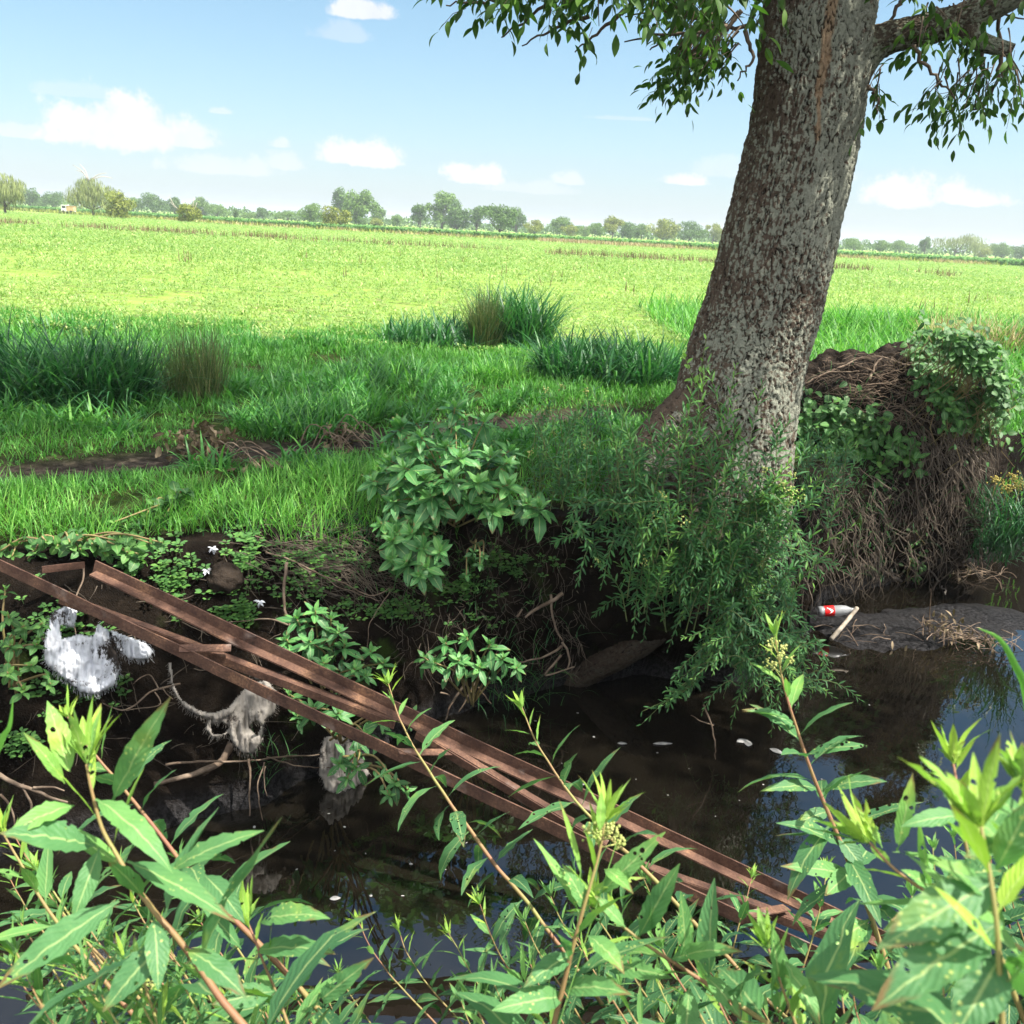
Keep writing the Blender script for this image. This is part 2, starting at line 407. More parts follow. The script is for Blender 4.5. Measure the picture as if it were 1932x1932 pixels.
c = nt.mix(nt.m('MULTIPLY', nt.step(nt.noise(pos, 24, 4), .58, .75), .4), c, (.045, .034, .025))
sz = nt.n('ShaderNodeSeparateXYZ', i0=pos)
moss = nt.m('MULTIPLY', nt.step(nt.noise(pos, 2.6, 5), .56, .68), nt.m('MULTIPLY', nt.step(sz.outputs[2], -1.25, -.9), nt.m('SUBTRACT', 1.0, nt.step(sz.outputs[2], -.6, -.3))))
c = nt.mix(nt.m('MULTIPLY', moss, .8), c, (.035, .062, .012))
c = nt.mix(nt.m('MULTIPLY', ta, .75), c, nt.mix(nt.noise(pos, 9, 4), (.03, .045, .012), (.06, .09, .02)))
fc = nt.mix(nt.step(nt.noise(pos, 1.2, 6), .3, .7), (.16, .26, .05), (.24, .36, .07))
fc = nt.mix(nt.m('MULTIPLY', nt.step(nt.noise(pos, 3, 5), .48, .62), .55), fc, (.22, .18, .11))
tk = nt.n('ShaderNodeAttribute', _attribute_name='track').outputs['Fac']; c = nt.mix(nt.m('MULTIPLY', tk, .8), c, nt.mix(nt.step(nt.noise(pos, 14, 5), .4, .65), (.030, .023, .019), (.095, .074, .060)))
lowm = nt.m('SUBTRACT', 1.0, nt.step(sz.outputs[2], -1.25, -1.12)); c = nt.mix(nt.m('MULTIPLY', lowm, .8), c, nt.mix(nt.step(nt.noise(pos, 45, 4), .4, .6), (.012, .012, .013), (.042, .041, .043)))
c = nt.mix(fa, c, fc)
wet = nt.step(sz.outputs[2], -1.24, -1.0)
rg = nt.m('ADD', .35, nt.m('MULTIPLY', wet, .55))
b = nt.m('ADD', nt.noise(pos, 30, 6), nt.m('MULTIPLY', nt.noise(pos, 120, 4), .4))
out(nt, principled(nt, c, rg, .05, b, 1.0, .03))
tag(mb.build('ground', m), 'dark soil stream banks running into a flat green crop field', 'ground', kind='structure')

# water
m, nt = new_mat('murky_water')
g = nt.n('ShaderNodeNewGeometry'); pos = g.outputs['Position']
b = nt.m('ADD', nt.noise(pos, 2.2, 3), nt.m('MULTIPLY', nt.noise(pos, 11, 2), .25))
c = nt.mix(nt.noise(pos, 1.1, 4), (.0028, .0025, .0019), (.0085, .0068, .0044))
p = principled(nt, c, .015, .5, b, .05, .03); p.inputs['IOR'].default_value = 2.15
out(nt, p)
mb = MB(); k = 40
qx = np.linspace(-12, 14, k); qy = np.linspace(-3, 18, k); QX, QY = np.meshgrid(qx, qy); I = np.arange(k*k).reshape(k, k)
mb.add(np.stack([QX, QY, np.full_like(QX, WZ)], -1), np.stack([I[:-1, :-1], I[:-1, 1:], I[1:, 1:], I[1:, :-1]], -1))
tag(mb.build('water', m), 'dark still stream water mirroring sky and branches', 'water', kind='structure')

#@@PART2
rng = np.random.default_rng(11)
# ------------------------------------------------------------------ bark
def worley(u, v, pu, seed=0):
    iu = np.floor(u).astype(np.int64); iv = np.floor(v).astype(np.int64)
    f1 = np.full(u.shape, 9.); f2 = np.full(u.shape, 9.); idv = np.zeros(u.shape)
    for du in (-1, 0, 1):
        for dv in (-1, 0, 1):
            cu = iu+du; cv = iv+dv; cm = np.mod(cu, pu)
            h1 = hash3(cm, cv, cm*0+seed); h2 = hash3(cm, cv, cm*0+seed+31)
            d = np.hypot(cu+.1+.8*h1-u, cv+.1+.8*h2-v)
            nid = hash3(cm, cv, cm*0+seed+77)
            closer = d < f1
            f2 = np.where(closer, f1, np.minimum(f2, d)); idv = np.where(closer, nid, idv); f1 = np.where(closer, d, f1)
    return f1, f2, idv
def bark_mat(name, lichen=.7, dark=(.013, .009, .007), mid=(.072, .052, .040), pale=(.17, .19, .145)):
    m, nt = new_mat(name)
    g = nt.n('ShaderNodeNewGeometry'); pos = g.outputs['Position']
    cr = nt.n('ShaderNodeAttribute', _attribute_name='crack').outputs['Fac']
    pl = nt.n('ShaderNodeAttribute', _attribute_name='plate').outputs['Fac']
    c = nt.mix(nt.m('ADD', nt.m('MULTIPLY', pl, .45), nt.m('MULTIPLY', nt.noise(pos, 9, 5), .7)), dark, nt.mix(.0, mid, mid))
    c = nt.mix(nt.m('MULTIPLY', nt.noise(pos, 40, 5), .6), c, (.13, .098, .072))
    li = nt.m('ADD', nt.m('MULTIPLY', nt.noise(pos, 2.0, 4), .9), nt.m('MULTIPLY', nt.noise(pos, 38, 4), 1.15))
    li = nt.m('ADD', li, nt.m('MULTIPLY', pl, .10))
    sp = nt.n('ShaderNodeSeparateXYZ', i0=pos)
    # lichen grows on the side facing the stream
    nn = nt.n('ShaderNodeSeparateXYZ', i0=g.outputs['Normal'])
    li = nt.m('ADD', li, nt.m('MULTIPLY', nt.m('SUBTRACT', nn.outputs[0], nt.m('MULTIPLY', nn.outputs[1], .8)), .16))
    li = nt.m('SUBTRACT', li, nt.m('MULTIPLY', nt.m('SUBTRACT', 1.0, nt.step(sp.outputs[2], .0, .9)), .10))
    lm = nt.m('MULTIPLY', nt.step(li, 1.02, 1.20), lichen)
    c = nt.mix(lm, c, nt.mix(nt.noise(pos, 60, 3), pale, (.27, .285, .235)))
    sc_ = nt.n('ShaderNodeAttribute', _attribute_name='scar').outputs['Fac']; c = nt.mix(nt.m('MULTIPLY', sc_, .8), c, nt.mix(nt.noise(pos, 30, 4), (.14, .085, .05), (.30, .20, .12)))
    sh = nt.m('SUBTRACT', 1.0, nt.step(cr, .02, .13))
    c = nt.mix(nt.m('MULTIPLY', sh, .85), c, dark)
    b = nt.m('ADD', nt.noise(pos, 70, 6), nt.m('MULTIPLY', nt.step(cr, .02, .16), 1.0))
    out(nt, principled(nt, c, .95, .06, b, .9, .012)); return m
M_bark = bark_mat('bark')
M_limb = bark_mat('limb_bark', .75, (.012, .011, .008), mid=(.045, .040, .028), pale=(.11, .135, .075))
def bark_tube(mb_list, pts, rad, nu, nv, cell=.026, asp=1.9, amp=.012, lobes=None, seed=0):
    p = catmull(pts, nv); r = catmull(np.stack([rad, rad, rad], -1), nv)[:, 0]
    T = nrm(np.gradient(p, axis=0)); A = nrm(np.cross(T, np.array([.02, 1., .05]))); B = np.cross(T, A)
    a = np.linspace(0, 2*np.pi, nu, endpoint=False)
    ln = np.concatenate([[0], np.cumsum(np.linalg.norm(np.diff(p, axis=0), axis=1))])
    AA, LL = np.meshgrid(a, ln); R = np.repeat(r[:, None], nu, 1)
    if lobes is not None: R = R*lobes(AA, LL)
    pu = max(6, int(round(2*np.pi*r.mean()/cell)))
    q = np.stack([np.cos(AA).ravel()*2, np.sin(AA).ravel()*2, LL.ravel()*3], -1)
    wob = fbm(q*2.5+seed, 3).reshape(AA.shape); wob2 = fbm(q*2.5+seed+40, 3).reshape(AA.shape)
    fw = fbm(q*9+seed, 2).reshape(AA.shape)
    f1, f2, idv = worley((AA/(2*np.pi)*pu+3.0*wob+.8*fw).ravel(), (LL/(cell*asp)+2.2*wob2-.9*fw).ravel(), pu, seed)
    cr = (f2-f1).reshape(AA.shape); cr = cr+.55*np.clip(fbm(q*5+seed+70, 3).reshape(AA.shape)-.03, 0, 1); idv = idv.reshape(AA.shape)
    big = fbm(q*.8+seed+9, 3).reshape(AA.shape)
    R = R*(1+.10*big) + amp*(sst(cr, 0, .15)*(.45+.75*idv)-.6) + amp*1.7*fbm(q*13, 4).reshape(AA.shape)
    V = p[:, None]+R[..., None]*(np.cos(AA)[..., None]*A[:, None]+np.sin(AA)[..., None]*B[:, None])
    i = np.arange(nu*nv).reshape(nv, nu); j = np.roll(i, -1, 1)
    mb = MB(); mb.add(V, np.stack([i[:-1], j[:-1], j[1:], i[1:]], -1)); mb.extra = {'crack': cr.ravel(), 'plate': idv.ravel()}
    return mb
TY = 6.15
tr = thing('ash_tree', 'big leaning tree with lichen-spotted cracked bark on the stream bank', 'tree', (1.38, TY, -.1))
tp = [at(1330, 1000, 6.12), at(1350, 930, 6.08), at(1368, 850, 6.1), at(1403, 700, 6.15), at(1433, 600, 6.17), at(1471, 450, 6.2), at(1526, 200, 6.25), at(1547, 0, 6.3),
      np.array([1.75, 6.35, 3.9]), np.array([1.82, 6.4, 5.0]), np.array([1.8, 6.4, 6.2])]
trd = np.array([.50, .46, .42, .375, .362, .348, .325, .32, .32, .26, .2])
def lob(A, L):
    # A = 0 points to image left / right through the cross product; roots flare low down
    k = np.exp(-np.maximum(L, 0)/.42)
    return 1+k*(.16*np.cos(2*A+.3)+.10*np.cos(5*A+1.0)+.06*np.cos(9*A))
tmb = bark_tube(None, tp, trd, 430, 620, .030, 2.7, .016, lob)
SCAR = [((1572, -10), (1566, 60), 13), ((1566, 60), (1553, 125), 12), ((1553, 125), (1546, 180), 10), ((1546, 180), (1540, 262), 6)]
TV = tmb.V[0]; qv = (TV-np.array([0, 0, EYE])) @ CM3; pxv = 966+FPX*qv[:, 0]/-qv[:, 2]; pyv = 966-FPX*qv[:, 1]/-qv[:, 2]; sc_ = np.zeros(len(TV)); jx = 16*fbm(TV*9, 3)
for (a0_, b0_), (a1_, b1_), r_ in SCAR:
    t_ = np.clip(((pxv+jx-a0_)*(a1_-a0_)+(pyv-b0_)*(b1_-b0_))/((a1_-a0_)**2+(b1_-b0_)**2), 0, 1); dd_ = np.hypot(pxv+jx-a0_-t_*(a1_-a0_), pyv-b0_-t_*(b1_-b0_)); sc_ = np.maximum(sc_, sst(-dd_, -r_, -r_*.5))
tmb.extra['scar'] = sc_*(TV[:, 1] < 6.3)
part(tmb, 'trunk', M_bark, tr)
M_dbark = bark_mat('wet_root_bark', .12, (.006, .005, .004), (.020, .015, .012), (.05, .05, .04))
# surface roots of the tree, over the undercut bank
for ps, rs in [([at(1330, 960, 5.75), at(1300, 1060, 5.62), at(1240, 1180, 5.75), at(1120, 1262, 5.85), at(1020, 1320, 5.9)], [.16, .13, .11, .085, .04]),
               ([at(1330, 800, 6.05), at(1260, 850, 6.0), at(1200, 900, 5.95), at(1150, 940, 5.95)], [.30, .24, .17, .08])]:
    part(bark_tube(None, ps, np.array(rs), 90, 130, .03, 2.2, .010, seed=3), 'root', M_dbark if ps[-1][2] < -.9 else M_bark, tr)
limb_specs = [([at(1600, 120, 6.25), at(1661, 78, 6.2), at(1760, 52, 6.1), at(1850, 20, 6.0), np.array([2.95, 5.8, 3.3]), np.array([4.0, 5.3, 4.3]), np.array([5.2, 5.0, 5.0])], [.17, .095, .085, .085, .08, .06, .03]),
              ([np.array([1.75, 6.3, 3.8]), np.array([.9, 6.2, 4.6]), np.array([-.6, 6.0, 5.5]), np.array([-2.2, 5.8, 5.9])], [.22, .14, .1, .03]),
              ([np.array([1.8, 6.4, 4.6]), np.array([2.0, 7.6, 5.6]), np.array([2.2, 9.2, 6.6])], [.2, .13, .03]),
              ([np.array([1.8, 6.4, 4.8]), np.array([2.9, 6.6, 6.2]), np.array([3.6, 6.8, 7.9])], [.2, .12, .03]),
              ([np.array([1.8, 6.4, 4.4]), np.array([1.6, 5.0, 5.4]), np.array([1.2, 3.6, 6.0])], [.18, .11, .03])]
for k_, (ps, rs) in enumerate(limb_specs):
    part(bark_tube(None, ps, np.array(rs), 70 if k_ else 110, 90 if k_ else 190, .024, 1.6, .007, seed=k_+5), 'limb', M_limb, tr)
part(bark_tube(None, [at(1815, 42, 6.05), at(1850, 78, 5.95), at(1910, 96, 5.9)], np.array([.07, .05, .035]), 60, 60, .02, 1.5, .006, seed=9), 'limb', M_limb, tr)
# twigs and hanging leaf sprays in view, then the crown over the frame
M_ash = leaf_mat('ash_leaf', [(0, (.026, .062, .013)), (.6, (.055, .125, .020)), (1, (.12, .22, .035))], .40, .55, .22)
M_twig = simple_mat('twig_bark', (.05, .036, .024), (.12, .09, .06), 20)
mbl = MB(); mbt = MB()
def spray(P, D, n, L, W, seg=5, across=2, leaflets=5, bl=.18, twig=True):
    """a drooping twig with compound leaves along it"""
    P = np.asarray(P, float); D = nrm(np.asarray(D, float))
    ln = bl*n*.42
    pts = np.array([P+D*ln*t+np.array([0, 0, -.38*ln*t*t]) for t in np.linspace(0, 1, 8)])
    if twig: tube(mbt, pts, np.linspace(.006, .002, 8), 4)
    LP = []; LD = []; LU = []
    for i in range(n):
        t = (i+1)/n; c = pts[min(7, int(t*7))]+rng.normal(0, .012, 3)
        rd = nrm(rng.normal(0, 1, 3)*np.array([1, 1, .45])+D*.7+np.array([0, 0, -.25]))
        for j in range(leaflets):
            u = (j//2+1)/(leaflets//2+1.); q = c+rd*bl*u+np.array([0, 0, -.06*u*u])
            side = nrm(np.cross(rd, [0, 0, 1.]))*(1 if j % 2 else -1)
            dd = rd if j == leaflets-1 else nrm(rd*.55+side*.75+np.array([0, 0, -.55+rng.normal(0, .25)]))
            LP.append(q); LD.append(dd); LU.append(np.array([0, 0, 1.])+rng.normal(0, .35, 3))
        if twig and i % 2 == 0: tube(mbt, [c, c+rd*bl*.5, c+rd*bl+np.array([0, 0, -.05])], [.0022, .0018, .001], 3)
    N = len(LP)
    if N: leaves(mbl, LP, LD, LU, L*rng.uniform(.7, 1.2, N), W*rng.uniform(.75, 1.2, N), rng.uniform(.2, 1.1, N), .22, seg, 'lance', np.clip(rng.normal(.4, .22, N), 0, 1), across, rng=rng)
# lower boundary of the visible canopy (photo grid): column, how far down leaves reach
cb = [(835, 5), (880, 12), (925, 55), (940, 85), (970, 62), (1000, 50), (1040, 75), (1078, 110), (1110, 95), (1150, 92), (1190, 85), (1230, 100), (1262, 112), (1310, 128), (1335, 112), (1365, 150), (1395, 130), (1410, 90)]
bx = np.array([c[0] for c in cb]); by = np.array([c[1] for c in cb])
for i in range(122):
    px = rng.uniform(905, 1430); lim = np.interp(px, bx, by)
    u = rng.uniform(0, 1)
    py = lim - 118 - 24*(px < 1300) - u*(lim+20)
    if px > 1230 and py > 0 and rng.uniform() < .6: continue
    p = at(px, py, rng.uniform(5.0, 6.6)); spray(p, [rng.normal(-.05, .45), rng.normal(0, .5), -.25], rng.integers(2, 4), .095, .034)
for i in range(46):
    px = rng.uniform(1300, 1400); py = rng.uniform(10, 95); spray(at(px, py, rng.uniform(5.6, 6.4)), [-.4, rng.normal(0, .4), -.4], 2, .07, .026)
for (cx, cy, sx_, sy_, n) in [(1850, 195, 52, 22, 26), (1790, 235, 22, 22, 9), (1905, 210, 20, 18, 10), (1655, 205, 10, 20, 6), (1760, 110, 18, 14, 8), (1790, 100, 40, 20, 12), (1915, 60, 25, 40, 10), (1745, 5, 70, 14, 10), (1890, 140, 30, 20, 7)]:
    for i in range(int(n*.5)):
        spray(at(cx+rng.normal(0, sx_*.7), cy-84+rng.normal(0, sy_*.7), rng.uniform(5.6, 6.3)), [rng.normal(0, .5), rng.normal(0, .4), -.6], 2, .085, .030)
tw = [[(1425, 50), (1370, 48), (1320, 35), (1250, 22), (1180, 30)], [(1370, 48), (1310, 62), (1235, 66), (1180, 82)], [(1330, 40), (1280, 20), (1240, -20)], [(1405, 60), (1420, 110), (1390, 150)],
      [(1640, 78), (1720, 55), (1790, 35), (1880, 30), (1940, 34)], [(1720, 85), (1760, 140), (1805, 190)], [(1850, 90), (1850, 150), (1838, 205)], [(1890, 90), (1880, 150), (1860, 195), (1830, 210)], [(1700, 0), (1680, 40), (1670, 60)],
      [(1640, 160), (1652, 185), (1655, 215)], [(1890, 0), (1885, 60), (1905, 110), (1925, 160)], [(1300, 0), (1270, 60), (1225, 95)], [(1400, 20), (1350, 80), (1300, 105)], [(1110, 30), (1050, 50), (985, 85)], [(1200, 0), (1130, 60), (1090, 95)], [(1060, -10), (1000, 30), (945, 70)], [(960, -10), (900, 5), (840, 8)]]
for t_ in tw:
    Yt = rng.uniform(5.7, 6.3); q = catmull([at(a, b_, Yt) for a, b_ in t_], 14)+rng.normal(0, .006, (14, 3)); tube(mbt, q, np.linspace(.014, .004, 14), 5)
# crown overhead; gaps where the sun comes through to the ground
FLECK = [(at(1480, 850, 5.75), .34), (at(1470, 930, 5.7), .26), (at(1500, 925, 5.2), .30), (at(1300, 1000, 5.6), .16), (at(1450, 700, 5.85), .15), (at(1500, 760, 5.85), .2),
         (at(150, 1000, 4.75), .42), (at(40, 960, 5.1), .40), (at(420, 950, 5.4), .30), (at(560, 900, 6.1), .25), (at(820, 860, 5.5), .30), (at(740, 940, 5.3), .2), (at(1060, 1570, 3.2), .16),
         (at(700, 1330, 4.1), .14), (at(860, 1450, 3.7), .2), (at(300, 1120, 4.4), .16), (at(900, 700, 10.3), .6), (at(1000, 760, 9.0), .45), (at(700, 760, 8.8), .4), (at(560, 1180, 4.6), .2), (at(450, 1390, 4.1), .16),
         (at(880, 1220, 4.95), .18), (atz(1180, 1430, WZ), .14), (atz(1260, 1500, WZ), .2), (atz(1100, 1420, WZ), .1), (at(1650, 700, 7.7), .35), (at(1750, 720, 7.9), .4)]
FLECK2 = [((-3.2, 4.6, 0), .9, .8), ((-2.2, 4.9, 0), .75, .8), ((-1.3, 5.5, 0), .6, .75), ((-3.8, 5.4, 0), .8, .7), ((-.6, 6.0, .2), .6, .6), ((-1.5, 8.6, 0), .9, .6), ((-.2, 10.2, 0), 1.2, .65), ((.4, 8.6, 0), .6, .7), ((-2.8, 7.4, 0), .7, .55), ((-3.4, 9.8, .3), .9, .5), ((3.4, 8.6, .4), .7, .6), ((.2, 3.9, -.8), .5, .5), ((2.4, 6.6, -1.2), .6, .5)]
SD = np.array(SUND)
def sunlit(Q):
    k = np.zeros(len(Q), bool)
    for c_, r_ in FLECK:
        w_ = Q-c_; t_ = w_@SD; k |= np.linalg.norm(w_-t_[:, None]*SD, axis=1)*(1+.5*fbm(Q*2.5, 2)) < r_
    for c_, r_, pr in FLECK2:
        w_ = Q-np.array(c_); t_ = w_@SD; k |= (np.linalg.norm(w_-t_[:, None]*SD, axis=1) < r_) & (fbm(Q*2.2+31, 2)+.5 < pr*.9)
    return k
CC = np.array([2.0, 6.1, 6.1]); CR = np.array([5.2, 5.0, 2.9])
ncl = 104; cl = []
while len(cl) < ncl:
    d = nrm(rng.normal(0, 1, 3)); r = rng.uniform(.35, 1)**.6; p = CC+d*r*CR
    low = 3.25+.12*max(0, p[1]-5)+.05*abs(p[0]-2)
    if p[2] > low+.3: cl.append(p)
for c_ in cl:
    rad = rng.uniform(.55, 1.05)
    n = int(rng.integers(280, 470))
    Q = c_+rng.normal(0, 1, (n, 3))*np.array([rad, rad, rad*.6])*.62
    keep = Q[:, 2] > 3.0+.21*np.maximum(Q[:, 1]-5.2, 0)
    Q = Q[keep]; Q = Q[~sunlit(Q)]; n = len(Q)
    if not n: continue
    D = nrm(rng.normal(0, 1, (n, 3))+np.array([0, 0, -.7])); U = rng.normal(0, .5, (n, 3))+np.array([0, 0, 1.])
    leaves(mbl, Q, D, U, rng.uniform(.10, .17, n), rng.uniform(.042, .06, n), rng.uniform(.2, .9, n), .2, 2, 'lance2', np.clip(rng.normal(.4, .2, n), 0, 1), 2)
    base = np.array([1.8, 6.4, np.clip(c_[2]-1.2, 3.6, 6)]); tube(mbt, catmull([base+(c_-base)*.25, base+(c_-base)*.65+np.array([0, 0, -.15]), c_], 7), np.linspace(.04, .008, 7), 5)
part(mbl, 'crown', M_ash, tr); part(mbt, 'twigs', M_twig, tr)

# ------------------------------------------------------------------ distant trees
M_far = [leaf_mat('far_leaf_dark', [(0, (.036, .082, .024)), (1, (.125, .215, .055))], .2, .7, .2, nscale=.5),
         leaf_mat('far_leaf_mid', [(0, (.050, .108, .026)), (1, (.17, .275, .060))], .2, .7, .2, nscale=.5),
         leaf_mat('far_leaf_olive', [(0, (.085, .120, .024)), (1, (.28, .31, .06))], .2, .7, .2, nscale=.5),
         leaf_mat('far_leaf_willow', [(0, (.085, .115, .040)), (1, (.28, .32, .12))], .2, .7, .2, nscale=.5)]
M_fbark = simple_mat('far_bark', (.04, .033, .026), (.09, .075, .06), 1.0)
M_dead = simple_mat('bare_wood', (.30, .26, .22), (.42, .38, .33), 1.0)
def yh(px): return 428+.0524*(px-966)
def far_tree(label, px, hw, top, base, mat, style='round', D=None, trunk=.25, seed=0):
    r = np.random.default_rng(seed+100)
    D = D or float(np.clip(EYE*FPX/max(base-yh(px), 5.5), 118, 300))
    c = at(px, 500, D); x0 = c[0]; zt = at(px, top, D)[2]; W = hw*D/FPX*1.22
    loc = np.array([x0, D, 0.]); th = thing('far_tree' if style != 'bush' else 'far_bush', label, 'tree' if style != 'bush' else 'bush', loc, 'trees along the far edge of the field')
    H = zt; mbc = MB(); z0 = H*(.10 if style == 'round' else .16 if style == 'tall' else .18) if style != 'bush' else 0
    nb = {'round': 20, 'tall': 15, 'willow': 20, 'bush': 16}[style]
    subs = []
    hz = (H-z0)/2
    for i in range(nb):
        d = nrm(r.normal(0, 1, 3)); q = r.uniform(0, 1)**.45
        subs.append((np.array([x0, D, z0+hz])+d*q*np.array([W*.80, W*.80, hz*.80]), r.uniform(.24, .42)*(.85 if style == 'tall' else 1)))
    subs.append((np.array([x0+r.normal(0, .15)*W, D, H-.22*(H-z0)]), .34))
    s_ = max(.045*(H-z0), .14)
    for (c_, f) in subs:
        n = 190 if style != 'willow' else 110; d = nrm(r.normal(0, 1, (n, 3))); q = r.uniform(.55, 1.08, n)[:, None]
        R = np.array([W*f, W*f, hz*f*1.15])
        P = c_+d*q*R
        P = P[(P[:, 2] > z0*.5) & (P[:, 2] < H*1.04) & (np.abs(P[:, 0]-x0) < W*1.15)]; n = len(P)
        if not n: continue
        d = nrm(P-c_)
        if style == 'willow':
            leaves(mbc, P, nrm(d*.3+np.array([0, 0, -1.])), d, r.uniform(2.2, 4.5, n)*s_, r.uniform(.35, .6, n)*s_, .3, .1, 2, 'lance2', np.clip(r.normal(.5, .25, n), 0, 1), 1)
        else:
            leaves(mbc, P, nrm(r.normal(0, 1, (n, 3))+d*.3), nrm(d+r.normal(0, .5, (n, 3))), r.uniform(1.0, 2.0, n)*s_, r.uniform(.8, 1.4, n)*s_, .5, .1, 2, 'lance2', np.clip(r.normal(.5, .27, n), 0, 1), 1)
    part(mbc, 'crown' if style != 'bush' else 'foliage', M_far[mat], th)
    mt = MB(); rt = max(.10, .035*H)
    if style != 'bush':
        tube(mt, catmull([[x0, D, -.2], [x0+.03*H*r.normal(), D, z0*.7+.4], [x0+.03*H, D, H*.75]], 8), np.linspace(rt, rt*.3, 8), 7)
        for i in range(5):
            c_ = subs[i][0]; tube(mt, catmull([[x0, D, z0*.8+.2], (np.array([x0, D, z0+.3])+c_)/2+np.array([0, 0, -.1*H]), c_], 6), np.linspace(rt*.5, rt*.15, 6), 5)
        part(mt, 'trunk', M_fbark, th)
    return th, x0, D, H, W
FT = [('pale feathery willow cut by the left edge of the photo', 22, 36, 322, 402, 3, 'willow'),
      ('small dark tree just right of the edge willow', 66, 17, 356, 390, 0, 'round'),
      ('wide low dark tree between the edge willow and the orange cart', 108, 26, 361, 390, 0, 'round'),
      ('big drooping willow with a bare twig sticking out of its top', 184, 40, 331, 407, 3, 'willow'),
      ('rounded yellow-green bush leaning on the big drooping willow', 226, 27, 359, 411, 2, 'bush'),
      ('low tree touching the right side of the yellow-green bush', 258, 14, 371, 398, 1, 'round'),
      ('broad bluish-green tree behind the corn, second right of the yellow-green bush', 295, 23, 365, 400, 0, 'round'),
      ('dark crown half hidden behind the bush with pale bare branches', 334, 14, 370, 400, 0, 'round'),
      ('round olive bush with pale bare branches reaching left', 362, 22, 384, 419, 2, 'bush'),
      ('upright tree rising behind the bush with pale bare branches', 384, 15, 371, 405, 1, 'round'),
      ('sloping row of low trees right of the bare-branched bush', 414, 24, 384, 407, 1, 'round'),
      ('tiny dark upright tree standing alone in front of the corn', 448, 5, 394, 413, 0, 'tall'),
      ('low hazy shrub right of the tiny upright tree', 471, 14, 400, 411, 1, 'bush'),
      ('small round lone tree on the corn skyline', 497, 11, 391, 411, 0, 'round'),
      ('thin see-through grove of slim stems beside the bright green tree', 545, 23, 395, 417, 1, 'tall'),
      ('bright green round tree left of the olive bush', 590, 21, 382, 421, 1, 'round'),
      ('wide olive-yellow bush in front of the tallest tree', 633, 27, 389, 432, 2, 'bush'),
      ('loose high crown showing sky, left half of the tallest pair', 645, 18, 351, 420, 0, 'tall'),
      ('dense full tree, right half of the tallest pair', 679, 27, 358, 425, 1, 'round'),
      ('lower tree sloping down on the right of the tallest pair', 711, 13, 386, 425, 1, 'round'),
      ('little dark bush at the foot of the tallest pair', 683, 9, 409, 426, 0, 'bush'),
      ('little yellowish bush right of the foot of the tallest pair', 709, 14, 412, 427, 2, 'bush'),
      ('small bright tree standing alone right of the tallest pair', 748, 12, 403, 427, 1, 'round'),
      ('slender tree at the left end of the dark grove', 789, 16, 383, 430, 0, 'tall'),
      ('highest airy tree of the dark grove', 833, 27, 359, 432, 1, 'tall'),
      ('full grey-green tree in the middle of the dark grove', 860, 25, 380, 434, 0, 'round'),
      ('narrow tree with a bare lower trunk left of the biggest round crown', 898, 16, 386, 436, 0, 'tall'),
      ('biggest round dark crown of the grove', 940, 33, 385, 441, 0, 'round'),
      ('dark tree behind the right side of the biggest round crown', 970, 18, 390, 438, 0, 'round'),
      ('small olive tree with a flat base right of the dark grove', 1006, 18, 413, 442, 2, 'round'),
      ('pointed green tree between the small olive tree and the bare twigs', 1052, 22, 407, 443, 1, 'round'),
      ('low olive bush under the pointed green tree', 1068, 15, 423, 445, 2, 'bush'),
      ('low bush with bare twigs poking out of its top', 1094, 15, 424, 446, 1, 'bush'),
      ('pale hazy tree right of the bare twigs', 1119, 18, 420, 447, 1, 'round'),
      ('ragged yellow-topped tree right of the grove', 1150, 19, 405, 449, 2, 'tall'),
      ('blue-green tree right behind the ragged yellow-topped tree', 1180, 17, 417, 450, 0, 'round'),
      ('low pale tree left of the umbrella-shaped tree', 1205, 16, 421, 451, 1, 'round'),
      ('umbrella-shaped yellowish tree with two stems', 1245, 26, 411, 454, 2, 'round'),
      ('dense hazy tree right of the umbrella-shaped tree', 1295, 30, 417, 456, 0, 'round'),
      ('ragged olive tree next to the left side of the big trunk', 1341, 18, 420, 458, 2, 'tall'),
      ('pale low tree next to the right side of the big trunk', 1608, 23, 447, 473, 1, 'round'),
      ('small round tree, second from the big trunk on its right', 1656, 16, 451, 475, 1, 'round'),
      ('low wide tree left of the slim grey-blue tree', 1692, 22, 451, 476, 1, 'round'),
      ('slim grey-blue tree left of the wide willow', 1741, 11, 445, 478, 0, 'tall'),
      ('wide domed willow on the right of the big trunk', 1798, 45, 435, 482, 3, 'willow'),
      ('low olive bush under the right side of the wide domed willow', 1846, 20, 458, 484, 2, 'bush'),
      ('hazy tree between the wide willow and the right edge', 1886, 20, 456, 485, 1, 'round'),
      ('low hazy tree cut by the right edge of the photo', 1925, 20, 461, 486, 0, 'round')]
